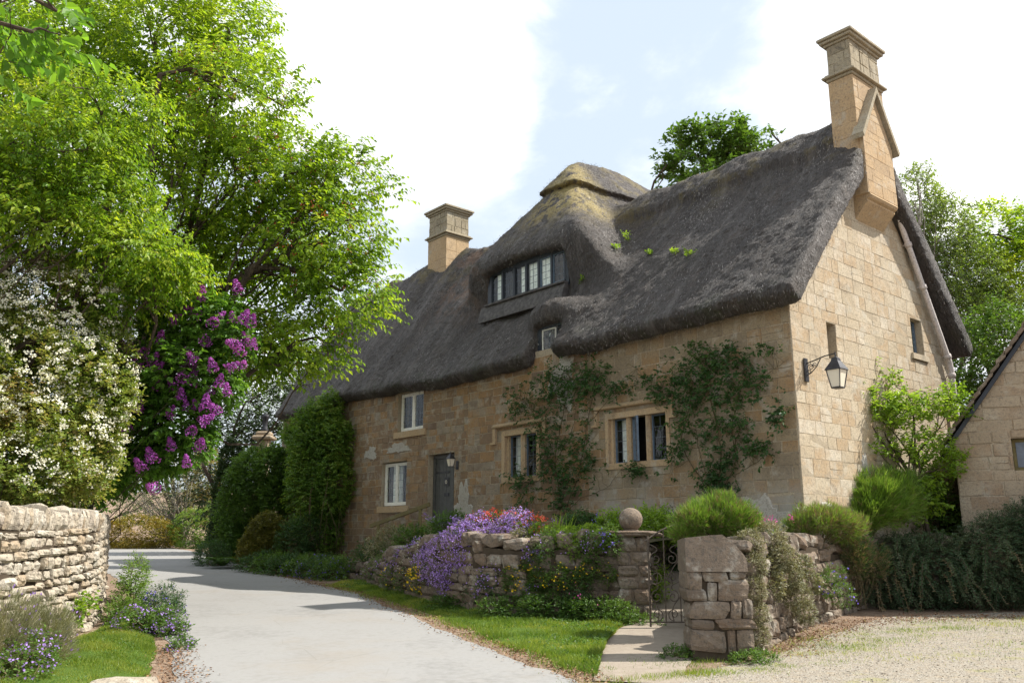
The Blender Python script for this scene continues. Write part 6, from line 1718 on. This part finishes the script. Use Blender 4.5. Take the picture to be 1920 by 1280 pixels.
# ================================================================== CLIMBERS ON THE FRONT WALL
def vine(name, label, basepx, stems, blobs, n_leaf=1.6, mat='vine_leaf'):
    bu, bz = onv(*basepx, -.12); b = HW(bu, -.12, bz); t = thing(name, label, 'climbing rose', b); w = MB(); mb = MB(); allp = []
    for st, r in stems:
        pts = []
        for i, (x, y) in enumerate(st):
            u_, z_ = onv(x, y, -.08); pts.append(HW(u_, -.06 - .05 * random.random(), z_))
        pts = np.array(pts); k = np.arange(len(pts)); s = np.linspace(0, len(pts) - 1, len(pts) * 5); q = np.stack([np.interp(s, k, pts[:, j]) for j in range(3)], 1)
        for _ in range(2): q[1:-1] = (q[:-2] + 2 * q[1:-1] + q[2:]) / 4
        q = q + rng.normal(size=q.shape) * .008; w.tube(q, np.linspace(r, r * .35, len(q)), 5); allp.append(q)
    sp = np.vstack(allp)
    for (x, y, rx, ry, n) in blobs:
        n = int(n * n_leaf); a = rng.normal(size=(n, 2)) * [rx * .55, ry * .55] + [x, y]; P_ = []
        for (xx, yy) in a: u_, z_ = onv(xx, yy, -.1); P_.append(HW(u_, -.06 - .16 * random.random(), z_))
        P_ = np.array(P_); c = P_.mean(0); j = np.argsort(np.linalg.norm(sp - c, axis=1))[0]
        for e in P_[::5]: limb(w, sp[np.argmin(np.linalg.norm(sp - e, axis=1))], e, .005, .002, .12, 5, 4)
        d = unit(rng.normal(size=P_.shape) + V * -.5 + [0, 0, .3]); spray(mb, w, P_, d, .10 + .10 * rng.random(n), 5, .070, .62, .45, 6, .0025, upn=.3)
    w.build('stems', M['stem'], t, loc=b); mb.build('foliage', M[mat], t, loc=b); return t


vine('climbing_rose', 'climbing rose trained between the two mullioned windows', (1058, 962),
     [([(1058, 962), (1045, 900), (1040, 860), (1052, 800), (1060, 760), (1070, 710)], .016), ([(1060, 960), (1085, 890), (1095, 840), (1105, 770), (1125, 700), (1130, 680)], .014), ([(1045, 900), (1020, 840), (1010, 790), (990, 760), (965, 740)], .011),
      ([(1058, 965), (1085, 935), (1140, 915), (1165, 880)], .010), ([(1042, 870), (1075, 800), (1085, 740)], .009), ([(1100, 800), (1150, 740), (1200, 715)], .008)],
     [(1065, 735, 60, 40, 95), (1110, 715, 40, 45, 90), (1040, 715, 30, 30, 40), (975, 760, 28, 28, 42), (1025, 800, 30, 50, 55), (1085, 840, 35, 50, 60), (1095, 880, 30, 40, 45), (1050, 900, 25, 50, 35), (975, 900, 22, 14, 28), (985, 930, 18, 30, 22), (1030, 860, 18, 40, 30), (1195, 880, 22, 10, 22), (1165, 740, 25, 15, 14), (1060, 935, 25, 30, 30)], 1.7)
vine('climbing_rose', 'broad climbing rose right of the three-light window, reaching up to the thatch', (1345, 925),
     [([(1345, 925), (1355, 860), (1345, 800), (1330, 740), (1320, 690), (1330, 650)], .018), ([(1340, 925), (1300, 880), (1275, 830), (1290, 770), (1300, 720)], .014), ([(1350, 925), (1380, 870), (1370, 800), (1385, 740), (1400, 700)], .013),
      ([(1365, 860), (1390, 800), (1420, 785), (1455, 800)], .010), ([(1300, 760), (1260, 740), (1225, 735), (1195, 690)], .009), ([(1330, 900), (1310, 840), (1305, 790)], .010), ([(1380, 890), (1430, 860), (1450, 830)], .009), ([(1400, 740), (1440, 700), (1480, 670)], .008)],
     [(1325, 690, 55, 40, 130), (1375, 665, 30, 22, 40), (1285, 720, 40, 30, 60), (1350, 740, 55, 35, 80), (1410, 715, 40, 30, 55), (1440, 655, 20, 8, 12), (1290, 770, 30, 35, 45), (1340, 800, 50, 35, 55), (1275, 840, 25, 30, 40), (1420, 840, 35, 22, 45), (1350, 870, 35, 35, 70), (1345, 910, 35, 25, 60), (1215, 710, 26, 18, 24), (1240, 740, 30, 16, 26), (1460, 780, 22, 20, 28), (1385, 800, 30, 30, 30), (1170, 725, 24, 10, 14), (1305, 650, 25, 12, 14)], 1.35)
# young maple seedlings sprouting in the thatch
for k, (px, py, vv, lab) in enumerate([(1178, 455, 1.9, 'upright green sprig growing in the thatch'), (1218, 478, 1.75, 'leafy sprout in the thatch, right of the upright sprig'), (1155, 468, 1.8, 'small yellow-green sprout left of the upright sprig'), (1265, 476, 1.85, 'reddish sprout growing in the thatch'), (1297, 478, 1.9, 'thin sprig furthest right in the thatch'), (1095, 528, 1.3, 'small sprout right of the eyebrow window')]):
    # march onto the thatch surface along the sight line to find where it grows
    d = unit(ray(px, py)); s = np.arange(14, 30, .02); q = d[None] * s[:, None] - P0; f = roof_field(q @ U, q @ V, q[:, 2]); i = np.argmax(f < 0); b = d * s[i]
    t = thing('thatch_sprout', lab, 'sprout', b, 0, 'sprouts in the thatch'); mb = MB(); w = MB(); n = 8
    pp = b + rng.normal(size=(n, 3)) * [.06, .06, .02]; dd = unit(np.array([0, 0, 1.]) + rng.normal(size=(n, 3)) * .25 - V * .4); spray(mb, w, pp, dd, np.full(n, .12 if k else .35), 6, .07, .6, .1, 4, .003)
    mb.build('leaves', M['fresh_leaf'], t, loc=b); w.build('stem', M['stem'], t, loc=b)

# left foreground: lavender against the wall, catmint and campanula at the verge
tuft('lavender_bush', 'wispy lavender at the lower left corner in front of the dry stone wall', (-5.5, 10.0, float(G(10))), [(-5.55, 9.6, -1.1, .35, .4, .42), (-5.35, 10.2, -1.15, .32, .35, .38), (-5.6, 8.8, -1.15, .4, .5, .4)], 'grey_leaf', 7000, .16, .005, up=1.2, flower='purple')
bush('aubrieta_cushion', 'violet flower patch in the bottom left corner', 'flowers', gp(-5.0, 9.2), [(-5.05, 9.2, -1.32, .35, .3, .16), (-5.2, 9.7, -1.22, .25, .25, .2)], 'moss', 500, .04, .5, .1, 6, .6, fl=[('purple', 150, .03, 'blossoms', None, 3, .03)])
bush('verge_plant', 'light green leafy plant climbing the end of the dry stone wall', 'plant', gp(-6.35, 14.6), [(-6.3, 14.6, -1.0, .22, .3, .35), (-6.35, 14.9, -.65, .18, .3, .3), (-6.1, 14.0, -1.2, .25, .3, .22)], 'lav_leaf', 900, .05, .4, .12, 6, .5)
bush('catmint_clump', 'feathery violet-blue catmint beside the wall end', 'flowers', gp(-5.75, 14.4), [(-5.7, 14.5, -1.12, .3, .3, .3), (-5.5, 14.0, -1.18, .28, .3, .22)], 'vine_leaf', 700, .05, .3, .13, 7, .5, fl=[('blue', 90, .03, 'blossoms', None, 3, .03)])
bush('campanula_tuft', 'bright violet campanula cushion on the left verge edge', 'flowers', gp(-5.0, 12.9), [(-5.1, 13.0, -1.25, .34, .3, .2), (-5.4, 12.8, -1.22, .3, .3, .22), (-4.8, 12.7, -1.32, .2, .22, .13)], 'moss', 700, .045, .5, .1, 6, .5, fl=[('purple', 260, .03, 'blossoms', None, 3, .03)])
bush('campanula_tuft', 'thin trail of violet flowers along the lane edge', 'flowers', gp(-4.25, 11.6), [(-4.28, 11.6, -1.4, .1, .35, .08)], 'moss', 160, .04, .5, .08, 6, .5, fl=[('purple', 60, .028, 'blossoms', None, 2, .02)])
bush('verge_plant', 'leafy sprig rooted in the middle of the dry stone wall face', 'plant', (-5.98, 12.2, -1.05), [(-5.95, 12.2, -1.02, .1, .14, .12), (-5.98, 12.6, -.9, .08, .1, .1)], 'fresh_leaf', 70, .06, .8, .08, 4, .5)

q = gp(-3.75, 8.75); t = thing('verge_boulder', 'flat grey boulder at the bottom edge of the left lawn', 'boulder', q); mb = MB(); rock(mb, (q[0], q[1], q[2] + .05), (.30, .22, .12), None, .06, 0); mb.build('rock', M['dry'], t, loc=q)
q = gp(-10.45, 36.0); t = thing('stone_gate_pier', 'distant square stone pier with a dark urn, left of the cottage end', 'stone pier', q)
mb = MB(); mb.cbox((q[0] - .24, q[1] - .24, q[2]), (q[0] + .24, q[1] + .24, 3.95), .03, .5); mb.build('shaft', M['ashlar_grey'], t, loc=q)
mb = MB(); mb.cbox((q[0] - .42, q[1] - .42, 3.952), (q[0] + .42, q[1] + .42, 4.12), .05, .5); mb.cbox((q[0] - .3, q[1] - .3, 4.122), (q[0] + .3, q[1] + .3, 4.3), .05, .5); mb.build('cap', M['ashlar_grey'], t, loc=q)
mb = MB(); mb.lathe([(.0, 4.3), (.15, 4.3), (.16, 4.38), (.10, 4.5), (.13, 4.85), (.18, 4.93), (.15, 5.02), (.08, 5.06), (0, 5.1)], (q[0], q[1], 0), 14); mb.build('urn', M['iron'], t, True, loc=q)
